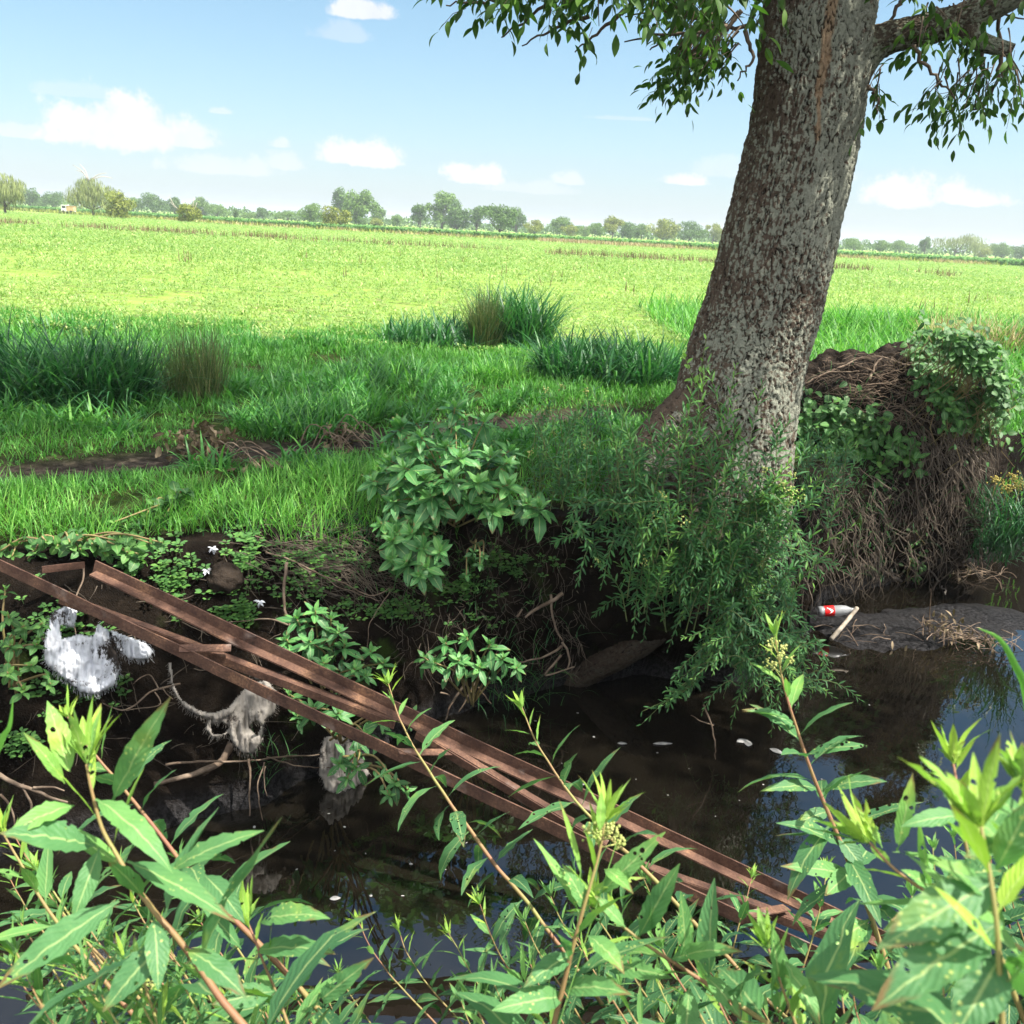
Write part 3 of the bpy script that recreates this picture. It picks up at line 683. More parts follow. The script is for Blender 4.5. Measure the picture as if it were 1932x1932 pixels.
for k_, f in enumerate(FT):
    lab, px, hw, tp_, bs, mt_, stl = f
    th, x0, D, H, W = far_tree(lab, px, hw, tp_, bs, mt_, stl, seed=k_)
    if 'bare twig sticking' in lab:
        mbx = MB()
        for dx, dz in ((-2.6, 1.3), (-1.6, 1.5), (-2.2, .6), (2.4, .4), (3.2, -.3)): tube(mbx, catmull([[x0-.4, D, H*.85], [x0+dx*.5, D, H+dz*.4], [x0+dx, D, H+dz]], 6), np.linspace(.09, .03, 6), 5)
        part(mbx, 'bare_branch', M_dead, th)
    if 'pale bare branches reaching' in lab or 'bare twigs poking' in lab:
        mbx = MB(); s_ = W/3
        for dx, dz in ((-4.5, 1.0), (-3.9, .2), (-3.2, -.6), (-4.8, 2.3), (1.5, 2.1), (2.2, 1.2)): tube(mbx, catmull([[x0-.2*s_, D-.3, H*.6], [x0+dx*.5*s_, D-.3, H*.72], [x0+dx*s_*.8, D-.3, H*.75+dz*s_]], 6), np.linspace(.08, .03, 6), 5)
        part(mbx, 'bare_branch', M_dead, th)
mb = MB(); n = 15000; x = rng.uniform(-230, 260, n); hh_ = 4.2*np.clip(vnoise(np.stack([x*.06, 0*x+3, 0*x], -1))*.75+vnoise(np.stack([x*.25, 0*x+9, 0*x], -1))*.45-.12, .10, 1.2)
P = np.stack([x, 340+rng.uniform(-8, 8, n), rng.uniform(0, 1, n)**.8*hh_+.3], -1)
leaves(mb, P, rng.normal(0, 1, (n, 3)), nrm(rng.normal(0, .6, (n, 3))+np.array([.3, -.6, .6])), rng.uniform(.6, 1.3, n), rng.uniform(.5, 1.0, n), .4, .1, 2, 'lance2', rng.uniform(0, 1, n), 1)
tag(mb.build('distant_treeline', M_far[0]), 'low hazy line of bushes and trees far behind the corn', 'treeline', kind='stuff')
# faint hills
m_h = simple_mat('hill_slope', (.05, .08, .04), (.09, .11, .06), .01)
for lab, px, hw, top, D in [('faint blue hill behind the left trees', 60, 330, 366, 1300), ('faint low hill right of the tallest pair of trees', 735, 60, 402, 1350)]:
    c = at(px, 500, D); H = at(px, top, D)[2]; W = hw*D/FPX; n = 40
    u, v = np.meshgrid(np.linspace(-1, 1, n), np.linspace(-1, 1, 16)); x = c[0]+u*W; y = D+v*90
    z = H*np.clip(1-u**2, 0, 1)**1.2*np.clip(1-v**2, 0, 1)+6*fbm(np.stack([x*.02, y*.02, 0*x], -1).reshape(-1, 3), 3).reshape(u.shape)-2
    mb = MB(); I = np.arange(u.size).reshape(u.shape); mb.add(np.stack([x, y, z], -1), np.stack([I[:-1, :-1], I[:-1, 1:], I[1:, 1:], I[1:, :-1]], -1)); tag(mb.build('hill', m_h), lab, 'hill', kind='structure')

# ------------------------------------------------------------------ corn behind the field
DX = np.array([-260, -110, -80, -38, 0, 40, 95, 260]); DY = np.array([290, 198, 176, 134, 128, 122, 139, 176])
M_corn = leaf_mat('corn_leaf', [(0, (.05, .13, .03)), (1, (.13, .29, .07))], .25, .5, .4, nscale=.3)
n = 26000; x = rng.uniform(-190, 210, n); dep = rng.uniform(0, 1, n)**2.2*30; y = np.interp(x, DX, DY)+dep
ph = .84+.06*rng.normal(0, 1, n)
P = np.stack([x, y, np.zeros(n)], -1); mb = MB()
for j in range(4):
    a_ = rng.uniform(0, 2*np.pi, n); h = ph*rng.uniform(.25, .85, n)
    leaves(mb, P+np.stack([0*x, 0*x, h], -1), np.stack([np.cos(a_)*.6, np.sin(a_)*.6, .75+0*a_], -1), [0, 0, 1.], rng.uniform(.45, .75, n), .16, rng.uniform(.8, 1.8, n), .1, 2, 'blade', rng.uniform(0, 1, n), 1)
leaves(mb, P, np.stack([rng.normal(0, .05, n), rng.normal(0, .05, n), np.ones(n)], -1), [0, -1., 0], ph*.95, .10, .05, 0, 1, 'blade', .2, 1)
tag(mb.build('corn_field', M_corn), 'strip of darker green corn along the far edge of the field', 'corn', kind='stuff')

# ------------------------------------------------------------------ bright crop field
M_crop = leaf_mat('crop_leaf', [(0, (.10, .195, .050)), (.6, (.205, .315, .080)), (1, (.36, .39, .16))], .35, .5, .3, nscale=.22, var=.9)
mb = MB()
n = 150000; d = 12.5*(150/12.5)**rng.uniform(0, 1, n)**.92; x = rng.uniform(-1, 1, n)*(d*.62+3); y = d
front = 12.3+.15*x+1.2*fbm(np.stack([x*.4, 0*x, 0*x+3], -1), 2)
ok = (y > front) & (y < np.interp(x, DX, DY)-6) & (vnoise(np.stack([x*.9, y*.9, 0*x], -1)) > .20+.12*np.exp(-(y-13)/5))
ok &= rng.uniform(0, 1, len(x)) < np.clip(.62+.55*np.sin((y+.22*x+.5*fbm(np.stack([x*.3, y*.3, 0*x], -1), 2))*2*np.pi/.85), .30, 1)+np.clip((y-30)/25, 0, 1)
x, y = x[ok], y[ok]; n = len(x); z = ground(x, y); sc = np.clip(y/34, .62, 2.1)
for j in range(5):
    a_ = rng.uniform(0, 2*np.pi, n); q = rng.uniform(0, .10, n)*sc
    P = np.stack([x+np.cos(a_)*q, y+np.sin(a_)*q, z+rng.uniform(.03, .16, n)*np.minimum(sc, 1.6)], -1)
    leaves(mb, P, np.stack([np.cos(a_), np.sin(a_), rng.uniform(.3, 2.2, n)/np.maximum(sc, 1)], -1), [0, 0, 1.], rng.uniform(.06, .17, n)*sc, rng.uniform(.022, .055, n)*sc, rng.uniform(.4, 1.3, n), .15, 2, 'lance2', np.clip(rng.normal(.5, .25, n), 0, 1), 1)
tag(mb.build('crop_field', M_crop), 'sunlit yellow-green low crop filling the flat field', 'crop', kind='stuff')
# brown seed stalks and pale straw in the field
M_straw = leaf_mat('straw_blade', [(0, (.16, .11, .06)), (.5, (.33, .26, .14)), (1, (.52, .45, .27))], .3, .7, .2)
M_stalk = leaf_mat('stalk_blade', [(0, (.09, .075, .035)), (1, (.20, .15, .08))], .2, .7, .2)
def blades(mb, P, H, Wd, lean=.25, droop=(.3, 1.2), tint=None, nseg=4, r=rng, upd=0., prof='blade'):
    n = len(P); a_ = r.uniform(0, 2*np.pi, n); l_ = np.abs(r.normal(0, lean, n))
    D = np.stack([np.cos(a_)*l_, np.sin(a_)*l_, np.ones(n)], -1)
    U = np.stack([-np.cos(a_), -np.sin(a_), np.full(n, .3)], -1)
    leaves(mb, P, D, U, H, Wd, r.uniform(droop[0], droop[1], n), 0, nseg, prof, r.uniform(0, 1, n) if tint is None else tint, 1)
mb = MB(); n = 5200
x = rng.uniform(-48, 26, n); y = 62-.10*x+rng.normal(0, 1.6, n)+3*fbm(np.stack([x*.1, 0*x, 0*x], -1), 2); kp = vnoise(np.stack([x*.35, y*.2, 0*x], -1)) > .42; x, y = x[kp], y[kp]; n = len(x)
blades(mb, np.stack([x, y, 0*x], -1), rng.uniform(.35, .75, n), .05, .2, (.1, .5), nseg=2)
n = 70; d = 26*(70/22)**rng.uniform(0, 1, n); x0_ = rng.uniform(-1, 1, n)*d*.55
for j in range(4): blades(mb, np.stack([x0_+rng.normal(0, .12, n), d+rng.normal(0, .1, n), 0*d], -1), rng.uniform(.3, .55, n), .03, .15, (.1, .5), nseg=2)
tag(mb.build('seed_stalks', M_stalk), 'brown dry seed stalks scattered across the green field', 'stalks', kind='stuff')
mb = MB(); n = 9000
x = np.concatenate([rng.uniform(0, 18, 5000), rng.uniform(18, 60, 2500), rng.uniform(-60, 0, 1500)]); y = np.interp(x, DX, DY)-3.5+rng.normal(0, 1.0, n)
kp = (vnoise(np.stack([x*.25, y*.1, 0*x], -1)) > .38) | ((x < 15) & (x > 2)); x, y = x[kp], y[kp]; n = len(x)
blades(mb, np.stack([x, y, 0*x], -1), rng.uniform(.4, .8, n), .09, .25, (.2, .8), nseg=2)
tag(mb.build('dry_grass', M_straw), 'pale straw-coloured grass strip in front of the corn', 'dry grass', kind='stuff')
mb = MB(); n = 7000   # weedy margin
x = rng.uniform(-110, 60, n); y = np.interp(x, DX, DY)-2+rng.normal(0, 1.8, n)
blades(mb, np.stack([x, y, 0*x], -1), rng.uniform(.3, .9, n), .14, .4, (.3, 1.2), nseg=2)
tag(mb.build('margin_weeds', M_far[2]), 'olive weeds along the edge between field and corn', 'weeds', kind='stuff')
# cart
ct = thing('farm_cart', 'small orange and white farm cart parked at the field edge', 'cart', (*at(130, 396, 172)[:2], 0))
cx, cy = ct.location.x, 172.0
M_or = simple_mat('orange_paint', (.42, .27, .13), (.55, .37, .2), 3); M_wh = simple_mat('white_paint', (.7, .7, .68), (.8, .8, .78), 3); M_tyre = simple_mat('tyre_rubber', (.02, .02, .02), (.04, .04, .04), 3)
mb = MB(); box(mb, (cx+.45, cy, .95), (1.15, 1.2, .75)); box(mb, (cx+.45, cy, 1.36), (1.25, 1.3, .07)); part(mb, 'hopper', M_or, ct, False)
mb = MB(); box(mb, (cx-.62, cy, .95), (.85, 1.15, 1.0)); box(mb, (cx-.62, cy, 1.48), (.95, 1.25, .06)); box(mb, (cx-.1, cy, .5), (2.2, .9, .09)); part(mb, 'cab', M_wh, ct, False)
mb = MB(); box(mb, (cx-.62, cy-.582, 1.15), (.6, .012, .4)); part(mb, 'window', M_tyre, ct, False)
for wx in (-.7, .6):
    for wy in (-.55, .55):
        mb = MB(); a_ = np.linspace(0, 2*np.pi, 17); tube(mb, np.stack([cx+wx+.24*np.cos(a_), cy+wy+0*a_, .32+.24*np.sin(a_)], -1), .085, 8, cap=False); tube(mb, [[cx+wx, cy+wy-.05, .32], [cx+wx, cy+wy+.05, .32]], .17, 12); part(mb, 'wheel', M_tyre, ct)

# ------------------------------------------------------------------ grass by the path
M_grass = leaf_mat('grass_blade', [(0, (.036, .130, .022)), (.6, (.090, .275, .042)), (1, (.18, .38, .065))], .4, .5, .3, nscale=2.)
M_lush = leaf_mat('lush_grass_blade', [(0, (.028, .115, .028)), (.6, (.072, .240, .048)), (1, (.15, .35, .06))], .38, .45, .35, nscale=2.)
mb = MB()
n = 300000; x = rng.uniform(-8.5, 7.5, n); y = rng.uniform(3.6, 14.5, n)
s_ = lipdist(x, y); pd = pathdist(x, y)
dens = vnoise(np.stack([x*1.7, y*1.7, 0*x+4], -1))*.65+vnoise(np.stack([x*5, y*5, 0*x+8], -1))*.35
keep = (s_ < .08+.25*(dens-.4)) & (pd > .10+.42*dens*0+.34*(1-dens)) & (dens > .30+.25*sst(s_, -.5, .1)) & (np.abs(x) < .6*y+.8) & (rng.uniform(0, 1, n) < np.clip(6/y, .3, 1))
keep &= ~((x > 1.9) & (y < 7.9)) & (np.hypot(x-1.4, (y-6.2)) > .55) & ~((x > .2) & (x < 2.2) & (y < 6.0))
x, y, dens, s_, pd = x[keep], y[keep], dens[keep], s_[keep], pd[keep]; n = len(x); print('grass', n)
lipb = (1-sst(-s_, .5, 1.1))*(x < -.6)
H = (.05+.11*dens)*(1+1.2*lipb)*rng.uniform(.6, 1.3, n)*np.clip(y/8, .9, 1.8)*np.clip(pd/.5, .45, 1)
blades(mb, np.stack([x, y, ground(x, y)-.01], -1), H, .0068*np.clip(y/6, .9, 2.2), .38, (.3, 1.6), np.clip(rng.normal(.45, .22, n)+.25*lipb, 0, 1), 3)
tag(mb.build('short_grass', M_grass), 'short bright green grass along both sides of the bare earth track', 'grass', kind='stuff')
# lush broad-bladed mats
mb = MB()
def clump(mb, c, n, R, H, Wd, lean=.55, droop=(.5, 1.7), seg=4, base=.35, tm=.45):
    a_ = rng.uniform(0, 2*np.pi, n); q = np.sqrt(rng.uniform(0, 1, n))*R
    x, y = c[0]+np.cos(a_)*q, c[1]+np.sin(a_)*q
    blades(mb, np.stack([x, y, ground(x, y)-.02], -1), H*rng.uniform(.5, 1.1, n), Wd*rng.uniform(.7, 1.2, n), lean, droop, np.clip(rng.normal(tm, .2, n), 0, 1), seg)
lush = []
for i in range(620):
    x, y = rng.uniform(-7.5, 3.6), rng.uniform(6.0, 13.2)
    if pathdist(np.array([x]), np.array([y]))[0] < .38 or lipdist(np.array([x]), np.array([y]))[0] > -.7: continue
    if vnoise(np.array([[x*.8, y*.8, 2.]]))[0] < .40 or abs(x) > .6*y+.5 or (x > 1 and y < 8.4): continue
    lush.append((x, y)); clump(mb, (x, y), 46, .15, rng.uniform(.20, .36), .021, .65, tm=rng.uniform(.3, .65))
tag(mb.build('lush_grass', M_lush), 'knee-high clumps of broad-bladed grass behind the track in tree shade', 'grass', kind='stuff')
mb = MB(); n = 20000      # lit meadow right of the tree
x = rng.uniform(2.6, 13, n); y = rng.uniform(9.2, 22, n); kp = (x < .66*y+1) & (lipdist(x, y) < -.5) & (vnoise(np.stack([x*.8, y*.8, 0*x], -1)) > .22); x, y = x[kp], y[kp]; n = len(x)
hh = .35+.45*vnoise(np.stack([x*.6, y*.6, 0*x+5], -1))
blades(mb, np.stack([x, y, ground(x, y)-.02], -1), hh*rng.uniform(.6, 1.1, n), .022, .4, (.5, 1.7), nseg=4)
tag(mb.build('tall_grass', M_grass), 'tall sunlit grass right of the big trunk', 'grass', kind='stuff')
def tuft(label, px, base, Yd, n, R, H, Wd, mat, lean, droop, ry=None, cat='grass clump', nm='grass_clump'):
    c = at(px, base, Yd); th = thing(nm, label, cat, (c[0], Yd, gz(c[0], Yd)), 'tall grass clumps around the track')
    mb = MB(); a_ = rng.uniform(0, 2*np.pi, n); q = np.sqrt(rng.uniform(0, 1, n)); x = c[0]+np.cos(a_)*q*R; y = Yd+np.sin(a_)*q*(ry or R)
    blades(mb, np.stack([x, y, ground(x, y)-.03], -1), H*rng.uniform(.55, 1.1, n), Wd*rng.uniform(.7, 1.2, n), lean, droop, None, 6)
    part(mb, 'blades', mat, th)
M_reed = leaf_mat('reed_stem', [(0, (.045, .080, .026)), (.7, (.105, .155, .052)), (1, (.22, .20, .09))], .2, .6, .25)
M_dark = leaf_mat('dark_grass_blade', [(0, (.014, .066, .024)), (.6, (.036, .138, .042)), (1, (.08, .22, .05))], .35, .45, .35)
tuft('dense dark tall grass at the left edge beside the track', 70, 790, 8.2, 1700, 1.0, .82, .024, M_dark, .42, (.5, 2.0), .5)
tuft('dark weedy grass clump between the edge grass and the brown reeds', 200, 770, 8.4, 520, .40, .74, .014, M_dark, .34, (.3, 1.3))
tuft('olive-brown reed tuft of thin upright stems left of the track', 368, 758, 8.6, 620, .27, .76, .0065, M_reed, .40, (.05, .5), cat='reed tuft', nm='reed_tuft')
tuft('thin olive reed tuft in front of the dark mid-field clump', 912, 640, 13.3, 620, .17, .92, .010, M_reed, .26, (.1, .6), cat='reed tuft', nm='reed_tuft')
tuft('tallest dark grass clump against the bright field', 975, 628, 13.9, 800, .5, 1.05, .028, M_dark, .28, (.5, 1.6))
tuft('low dark grass clump left of the thin olive reeds', 815, 645, 13.4, 800, .75, .6, .028, M_dark, .4, (.5, 1.6))
tuft('wide dark green grass clump left of the big trunk', 1150, 690, 11.2, 1300, .85, .70, .026, M_dark, .4, (.5, 1.7))
tuft('small bright grass clump in front of the wide dark clump', 935, 705, 10.6, 420, .30, .36, .016, M_grass, .5, (.5, 1.6))
tuft('arching bright grass clump behind the broad-leaved shrub', 720, 715, 10.0, 900, .55, .40, .018, M_lush, .5, (.6, 1.7))
tuft('dense grass hummock behind the dry brown leaves', 540, 830, 7.6, 900, .42, .36, .015, M_lush, .6, (.6, 1.7))
tuft('low grass hummock between the two piles of dry leaves', 640, 790, 8.2, 700, .40, .34, .015, M_lush, .6, (.6, 1.7))
tuft('sunlit grass mound nearest the right side of the trunk', 1625, 545, 17.2, 900, .75, .85, .03, M_grass, .4, (.6, 1.7))
tuft('sunlit grass mound in the middle of the right meadow', 1725, 545, 18.0, 900, .75, .85, .03, M_grass, .4, (.6, 1.7))
tuft('pale dry grass tuft among the sunlit meadow grass', 1850, 590, 15.5, 900, .75, .85, .016, M_straw, .3, (.3, 1.1), cat='dry grass', nm='dry_grass_tuft')
tuft('sunlit grass clump at the right edge of the meadow', 1915, 590, 15.8, 1000, .8, .95, .028, M_grass, .4, (.6, 1.7))
#@@PART3
rng = np.random.default_rng(23)
CAMP = np.array([0, 0, EYE])
def toward(p, d): return p+nrm(CAMP-p)*d
def project(p):
    q = CM3.T @ (np.asarray(p)-CAMP); return 966+FPX*q[0]/-q[2], 966-FPX*q[1]/-q[2]
# ------------------------------------------------------------------ rusty lattice frame across the stream
m, nt = new_mat('rusted_steel')
g = nt.n('ShaderNodeNewGeometry'); pos = g.outputs['Position']
c = nt.ramp(nt.m('ADD', nt.m('MULTIPLY', nt.noise(pos, 7, 6), .65), nt.m('MULTIPLY', nt.noise(pos, 90, 4), .35)), [(.3, (.016, .0095, .0075)), (.44, (.062, .030, .020)), (.55, (.105, .055, .036)), (.7, (.27, .145, .08))])
dk = nt.step(nt.noise(pos, 16, 6), .60, .72); c = nt.mix(nt.m('MULTIPLY', dk, .7), c, (.045, .022, .018))
c = nt.mix(nt.m('MULTIPLY', nt.step(nt.noise(pos, 5, 3), .60, .7), .35), c, (.30, .25, .22))
b = nt.m('ADD', nt.noise(pos, 60, 6), nt.m('MULTIPLY', nt.noise(pos, 220, 3), .6))
out(nt, principled(nt, c, .78, .3, b, .8, .006)); M_rust = m
_a, _b = atz(15, 1064, .0), atz(1604, 1816, -1.13); FA, FB = _a-(_b-_a)*.05, _b+(_b-_a)*.02
_a, _b = atz(188, 1060, .02), atz(1604, 1726, -1.17); BA, BB = _a-(_b-_a)*.005, _b+(_b-_a)*.07
fr = thing('bridge_frame', 'rusty welded steel lattice frame lying slanted across the stream', 'steel frame', (FA+FB)/2)
def chord_pt(A, B, px):
    t = np.linspace(0, 1, 800); q = np.array([project(A+(B-A)*k)[0] for k in t]); return A+(B-A)*t[np.argmin(abs(q-px))]
def strip(mb, A, B, w, th_, nrmv, n=60, wob=.0055, seed=0):
    """flat bar from A to B, w wide along nrmv-perpendicular, th_ thick"""
    A, B = np.asarray(A, float), np.asarray(B, float); T = nrm(B-A); Wv = nrm(nrmv-(nrmv@T)*T); Nn = np.cross(T, Wv)
    t = np.linspace(0, 1, n)[:, None]; C = A+(B-A)*t
    q = C*3+seed; j = fbm(q*.8, 2)[:, None]*wob*3; e = fbm(C*22+seed, 3)[:, None]*wob
    o = [C+Nn*th_/2+Nn*j, C+Wv*(w+e)+Nn*th_/2+Nn*j, C+Wv*(w+e)-Nn*th_/2+Nn*j, C-Nn*th_/2+Nn*j]
    V = np.stack(o, 1); i = np.arange(n*4).reshape(n, 4); k = np.roll(i, -1, 1)
    mb.add(V, np.concatenate([np.stack([i[:-1], k[:-1], k[1:], i[1:]], -1).reshape(-1, 4), [i[0][::-1]], [i[-1]]]))
UPV = np.array([0, 0, 1.]); FWD = nrm(np.array([-.28, -.95, .0])); BACK = -FWD
mb = MB(); strip(mb, FA, FB, -.058, .008, UPV, 120); strip(mb, FA+BACK*.005-UPV*.054, FB+BACK*.005-UPV*.054, .05, .007, BACK, 120, seed=4); part(mb, 'front_chord', M_rust, fr, False)
mb = MB(); strip(mb, BA, BB, -.060, .008, UPV, 120, seed=7); strip(mb, BA+FWD*.005-UPV*.056, BB+FWD*.005-UPV*.056, .054, .008, FWD, 120, seed=9); part(mb, 'back_chord', M_rust, fr, False)
def diag(A, B, nm='lacing_bar'):
    mb = MB(); strip(mb, A, B, -.038, .006, UPV, 50, seed=2); strip(mb, A+BACK*.004, B+BACK*.004, .038, .006, BACK, 50, seed=5); part(mb, nm, M_rust, fr, False)
dn = np.array([0, 0, -.052])
diag(chord_pt(FA, FB, 100)+BACK*.03+dn*1.3, chord_pt(BA, BB, 760)+FWD*.08+dn*.95)
diag(chord_pt(BA, BB, 800)+FWD*.078+dn*.9, chord_pt(FA, FB, 1140)+BACK*.05+dn*.6)
diag(chord_pt(FA, FB, 1180)+BACK*.05+dn*1.2, chord_pt(BA, BB, 1620)+FWD*.06+dn*1.5)
for k_, (fx, bx_) in enumerate([(338, 452), (748, 866), (1405, 1480)]):
    mb = MB(); a_, b_ = chord_pt(FA, FB, fx)+BACK*.006+UPV*(-.004), chord_pt(BA, BB, bx_)+FWD*.072+UPV*(-.055)
    strip(mb, a_, b_, .042, .006, nrm(FB-FA), 14, seed=k_); part(mb, 'cross_plate', M_rust, fr, False)
# end plate sticking out of the ground on the left
mb = MB(); strip(mb, at(80, 1082, 4.3), at(160, 1072, 4.42), .035, .006, UPV, 10); part(mb, 'cross_plate', M_rust, fr, False)

# ------------------------------------------------------------------ leaf materials of the plants
M_weed = leaf_mat('weed_leaf', [(0, (.026, .092, .040)), (.5, (.074, .195, .066)), (.8, (.150, .32, .072)), (1, (.26, .41, .05))], .34, .55, .3, .8, .8, nscale=9, var=.5)
M_shrub = leaf_mat('broad_leaf', [(0, (.030, .105, .036)), (.6, (.064, .205, .058)), (1, (.13, .32, .08))], .30, .45, .4, .7, .0, nscale=5, var=.3)
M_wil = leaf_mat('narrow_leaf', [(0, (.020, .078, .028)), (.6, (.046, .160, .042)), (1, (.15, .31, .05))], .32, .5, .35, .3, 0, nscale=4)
M_heart = leaf_mat('heart_leaf', [(0, (.028, .090, .024)), (.6, (.055, .160, .036)), (1, (.12, .26, .05))], .32, .5, .35, .5, 0, nscale=4)
M_dryleaf = leaf_mat('dead_leaf', [(0, (.055, .036, .022)), (.6, (.14, .10, .063)), (1, (.27, .205, .135))], .15, .7, .2, .4, 0, nscale=12)
M_stem = simple_mat('weed_stem', (.16, .10, .055), (.22, .20, .07), 8, .6, tint=True)
M_stemr = simple_mat('reddish_stem', (.20, .085, .055), (.20, .20, .06), 7, .55, tint=False)
M_root = simple_mat('dead_root', (.085, .058, .040), (.22, .165, .12), 14, .85, bump=.6, bscale=90)
M_strawr = simple_mat('dead_straw', (.032, .025, .019), (.135, .108, .080), 9, .8, tint=True)
M_flower = simple_mat('flower_bud', (.20, .26, .06), (.42, .42, .15), 60, .7, bump=.4, bscale=200)

GA = 2.39996
def weed(label, path, Y0, Y1, L, W, n, r0=.0035, head='bud', mat=M_weed, smat=None, ext=True, side=0, lo=.10, nm='weed_plant', group='leafy weeds on the near bank', young=.30, seg=9, prof='lance', extra=()):
    r = rng
    Ys = np.linspace(Y0, Y1, len(path)); P = [at(a, b, yy) for (a, b), yy in zip(path, Ys)]
    if ext:
        e = P[-1]-P[-2]; q = P[-1]+nrm(e)*.25; P.append(q)
        for k in range(1, 4):
            b = np.array([q[0]+.06*k, min(q[1], np.interp(q[0], NX, NY)-.02)-.05*k, 0]); b[2] = max(gz(b[0], b[1])-.05, -1.35)
        P.append((q+b)/2+np.array([0, 0, .02])); P.append(b)
    bg_ = 1.66 if (Y0 < 1.3 and young > .25) else 1.22; W = W*1.08*bg_; L = L*1.03*bg_
    base = P[-1]; th = thing(nm, label, 'weed', base, group)
    m_ = 70; C = catmull(P, m_); sl_ = np.concatenate([[0], np.cumsum(np.linalg.norm(np.diff(C, axis=0), axis=1))]); Lt = sl_[-1]
    T = -nrm(np.gradient(C, axis=0))      # towards the tip
    ms = MB(); tube(ms, C+fbm(C*14, 2)[:, None]*.004, r0*(.35+.9*np.clip(sl_/.5, 0, 1)), 7)
    if side == -1: ms = MB(); tube(ms, C, r0, 6)
    part(ms, 'stem', smat or M_stemr, th)
    ml = MB()
    # distance of each leaf from the tip: dense near it
    n = int(np.clip(Lt/(.155*L), 16, 80)); d = ((np.arange(n)+.5)/n)**1.12*Lt*.97
    ix = np.clip(np.searchsorted(sl_, d), 0, m_-1); p = C[ix]; t = T[ix]
    A = nrm(np.cross(t, np.array([.2, .3, .93]))); B = np.cross(t, A); ph = np.arange(n)*GA+r.uniform(0, 6)
    rad = A*np.cos(ph)[:, None]+B*np.sin(ph)[:, None]
    q = np.clip(d/(L*2.2), 0, 1); ang = np.radians(34+48*q+r.normal(0, 9, n)+18*np.clip(d/(L*7), 0, 1))
    D = t*np.cos(ang)[:, None]+rad*np.sin(ang)[:, None]+np.array([0, 0, .10])
    U = nrm(t*.8+np.array([0, 0, .75])-rad*.2)
    sz = (.30+.70*sst(d, 0, L*1.5))*r.uniform(.8, 1.12, n)*(1-.25*np.clip(d/(L*9), 0, 1))
    tint = np.clip(1.0-.62*sst(d, 0, L*1.3)-.28*sst(d, L*1.5, L*5)+r.normal(0, .07, n)-(.3-young), 0, 1)
    leaves(ml, p, D, U, L*sz, W*sz*(.55+.45*sst(d, 0, L*1.2))*r.uniform(.8, 1.15, n), r.uniform(.15, 1.15, n)*(.4+.8*q), .26, seg, prof, tint, 2, .05, r.normal(0, .25, n), .10, r)
    # crowded young leaves at the tip
    k = 11 if young > .25 else 6; rr = A[0]*np.cos(np.arange(k)*GA)[:, None]+B[0]*np.sin(np.arange(k)*GA)[:, None]
    leaves(ml, C[0]+T[0]*.0+rr*.002, T[0]+rr*r.uniform(.2, .95, k)[:, None], T[0]*.4+rr*-.6+np.array([0, 0, .4]), L*r.uniform(.14, .38, k), W*r.uniform(.13, .30, k), r.uniform(-.3, .6, k), .35, seg, prof, np.clip(r.normal(.93 if young > .25 else .68, .06, k), 0, 1), 2, .04, None, .12, r)
    if side > 0:
        for s_ in range(side):
            i = int(r.integers(14, 52)); o = C[i]; dd = nrm(T[i]+(A[i]*r.normal(0, .8)+B[i]*r.normal(0, .8))); ln = L*r.uniform(1.2, 2.6)
            cc = catmull([o, o+dd*ln*.5, o+dd*ln+np.array([0, 0, .15*ln])], 12); mss = MB(); tube(mss, cc, np.linspace(r0*.7, r0*.4, 12), 5); part(mss, 'side_shoot', smat or M_stemr, th)
            kk = 10; j = np.linspace(3, 11, kk).astype(int); ph = np.arange(kk)*GA; t2 = np.repeat(dd[None], kk, 0); a2 = nrm(np.cross(t2, [.2, .3, .93])); b2 = np.cross(t2, a2); r2 = a2*np.cos(ph)[:, None]+b2*np.sin(ph)[:, None]
            f = np.linspace(1, .35, kk); leaves(ml, cc[j], t2*(.5+(1-f))[:, None]+r2*f[:, None], t2+np.array([0, 0, .6]), L*.8*f, W*.8*f, r.uniform(.2, .9, kk), .25, max(4, seg-3), prof, .45+.5*(1-f), 2, .04, None, .08, r)
    for (bp, tp_, wpx, yb, yt, dr, ti) in extra:
        b_, t_ = at(*bp, yb), at(*tp_, yt); c_ = t_-b_; l_ = np.linalg.norm(c_); u_ = nrm(nrm(CAMP-b_)*.75+np.array([.25, 0, .8])); s2 = nrm(np.cross(c_, u_)); n2 = nrm(np.cross(s2, c_)); d_ = nrm(c_)*math.cos(dr/2)+n2*math.sin(dr/2)
        leaves(ml, [b_], [d_], [u_], l_*(dr/2)/max(math.sin(dr/2), 1e-3), wpx*np.linalg.norm(b_-CAMP)/FPX*.80, dr, .25, 16, prof, max(0, ti-.14), 2, .05, r.normal(0, .12, 1), .10, r)
    part(ml, 'foliage', mat, th)
    if head == 'flower':
        mf = MB()
        for k in range(9):
            o = C[1+k//2]+rr[k]*.010*(1+k*.22); tube(mf, [C[3+k//2], o], .0010, 4)
            for z in range(15): ball(mf, o+r.normal(0, .0042, 3), .0020*r.uniform(.7, 1.3), 6, 4)
        part(mf, 'flower_head', M_flower, th)
    return th

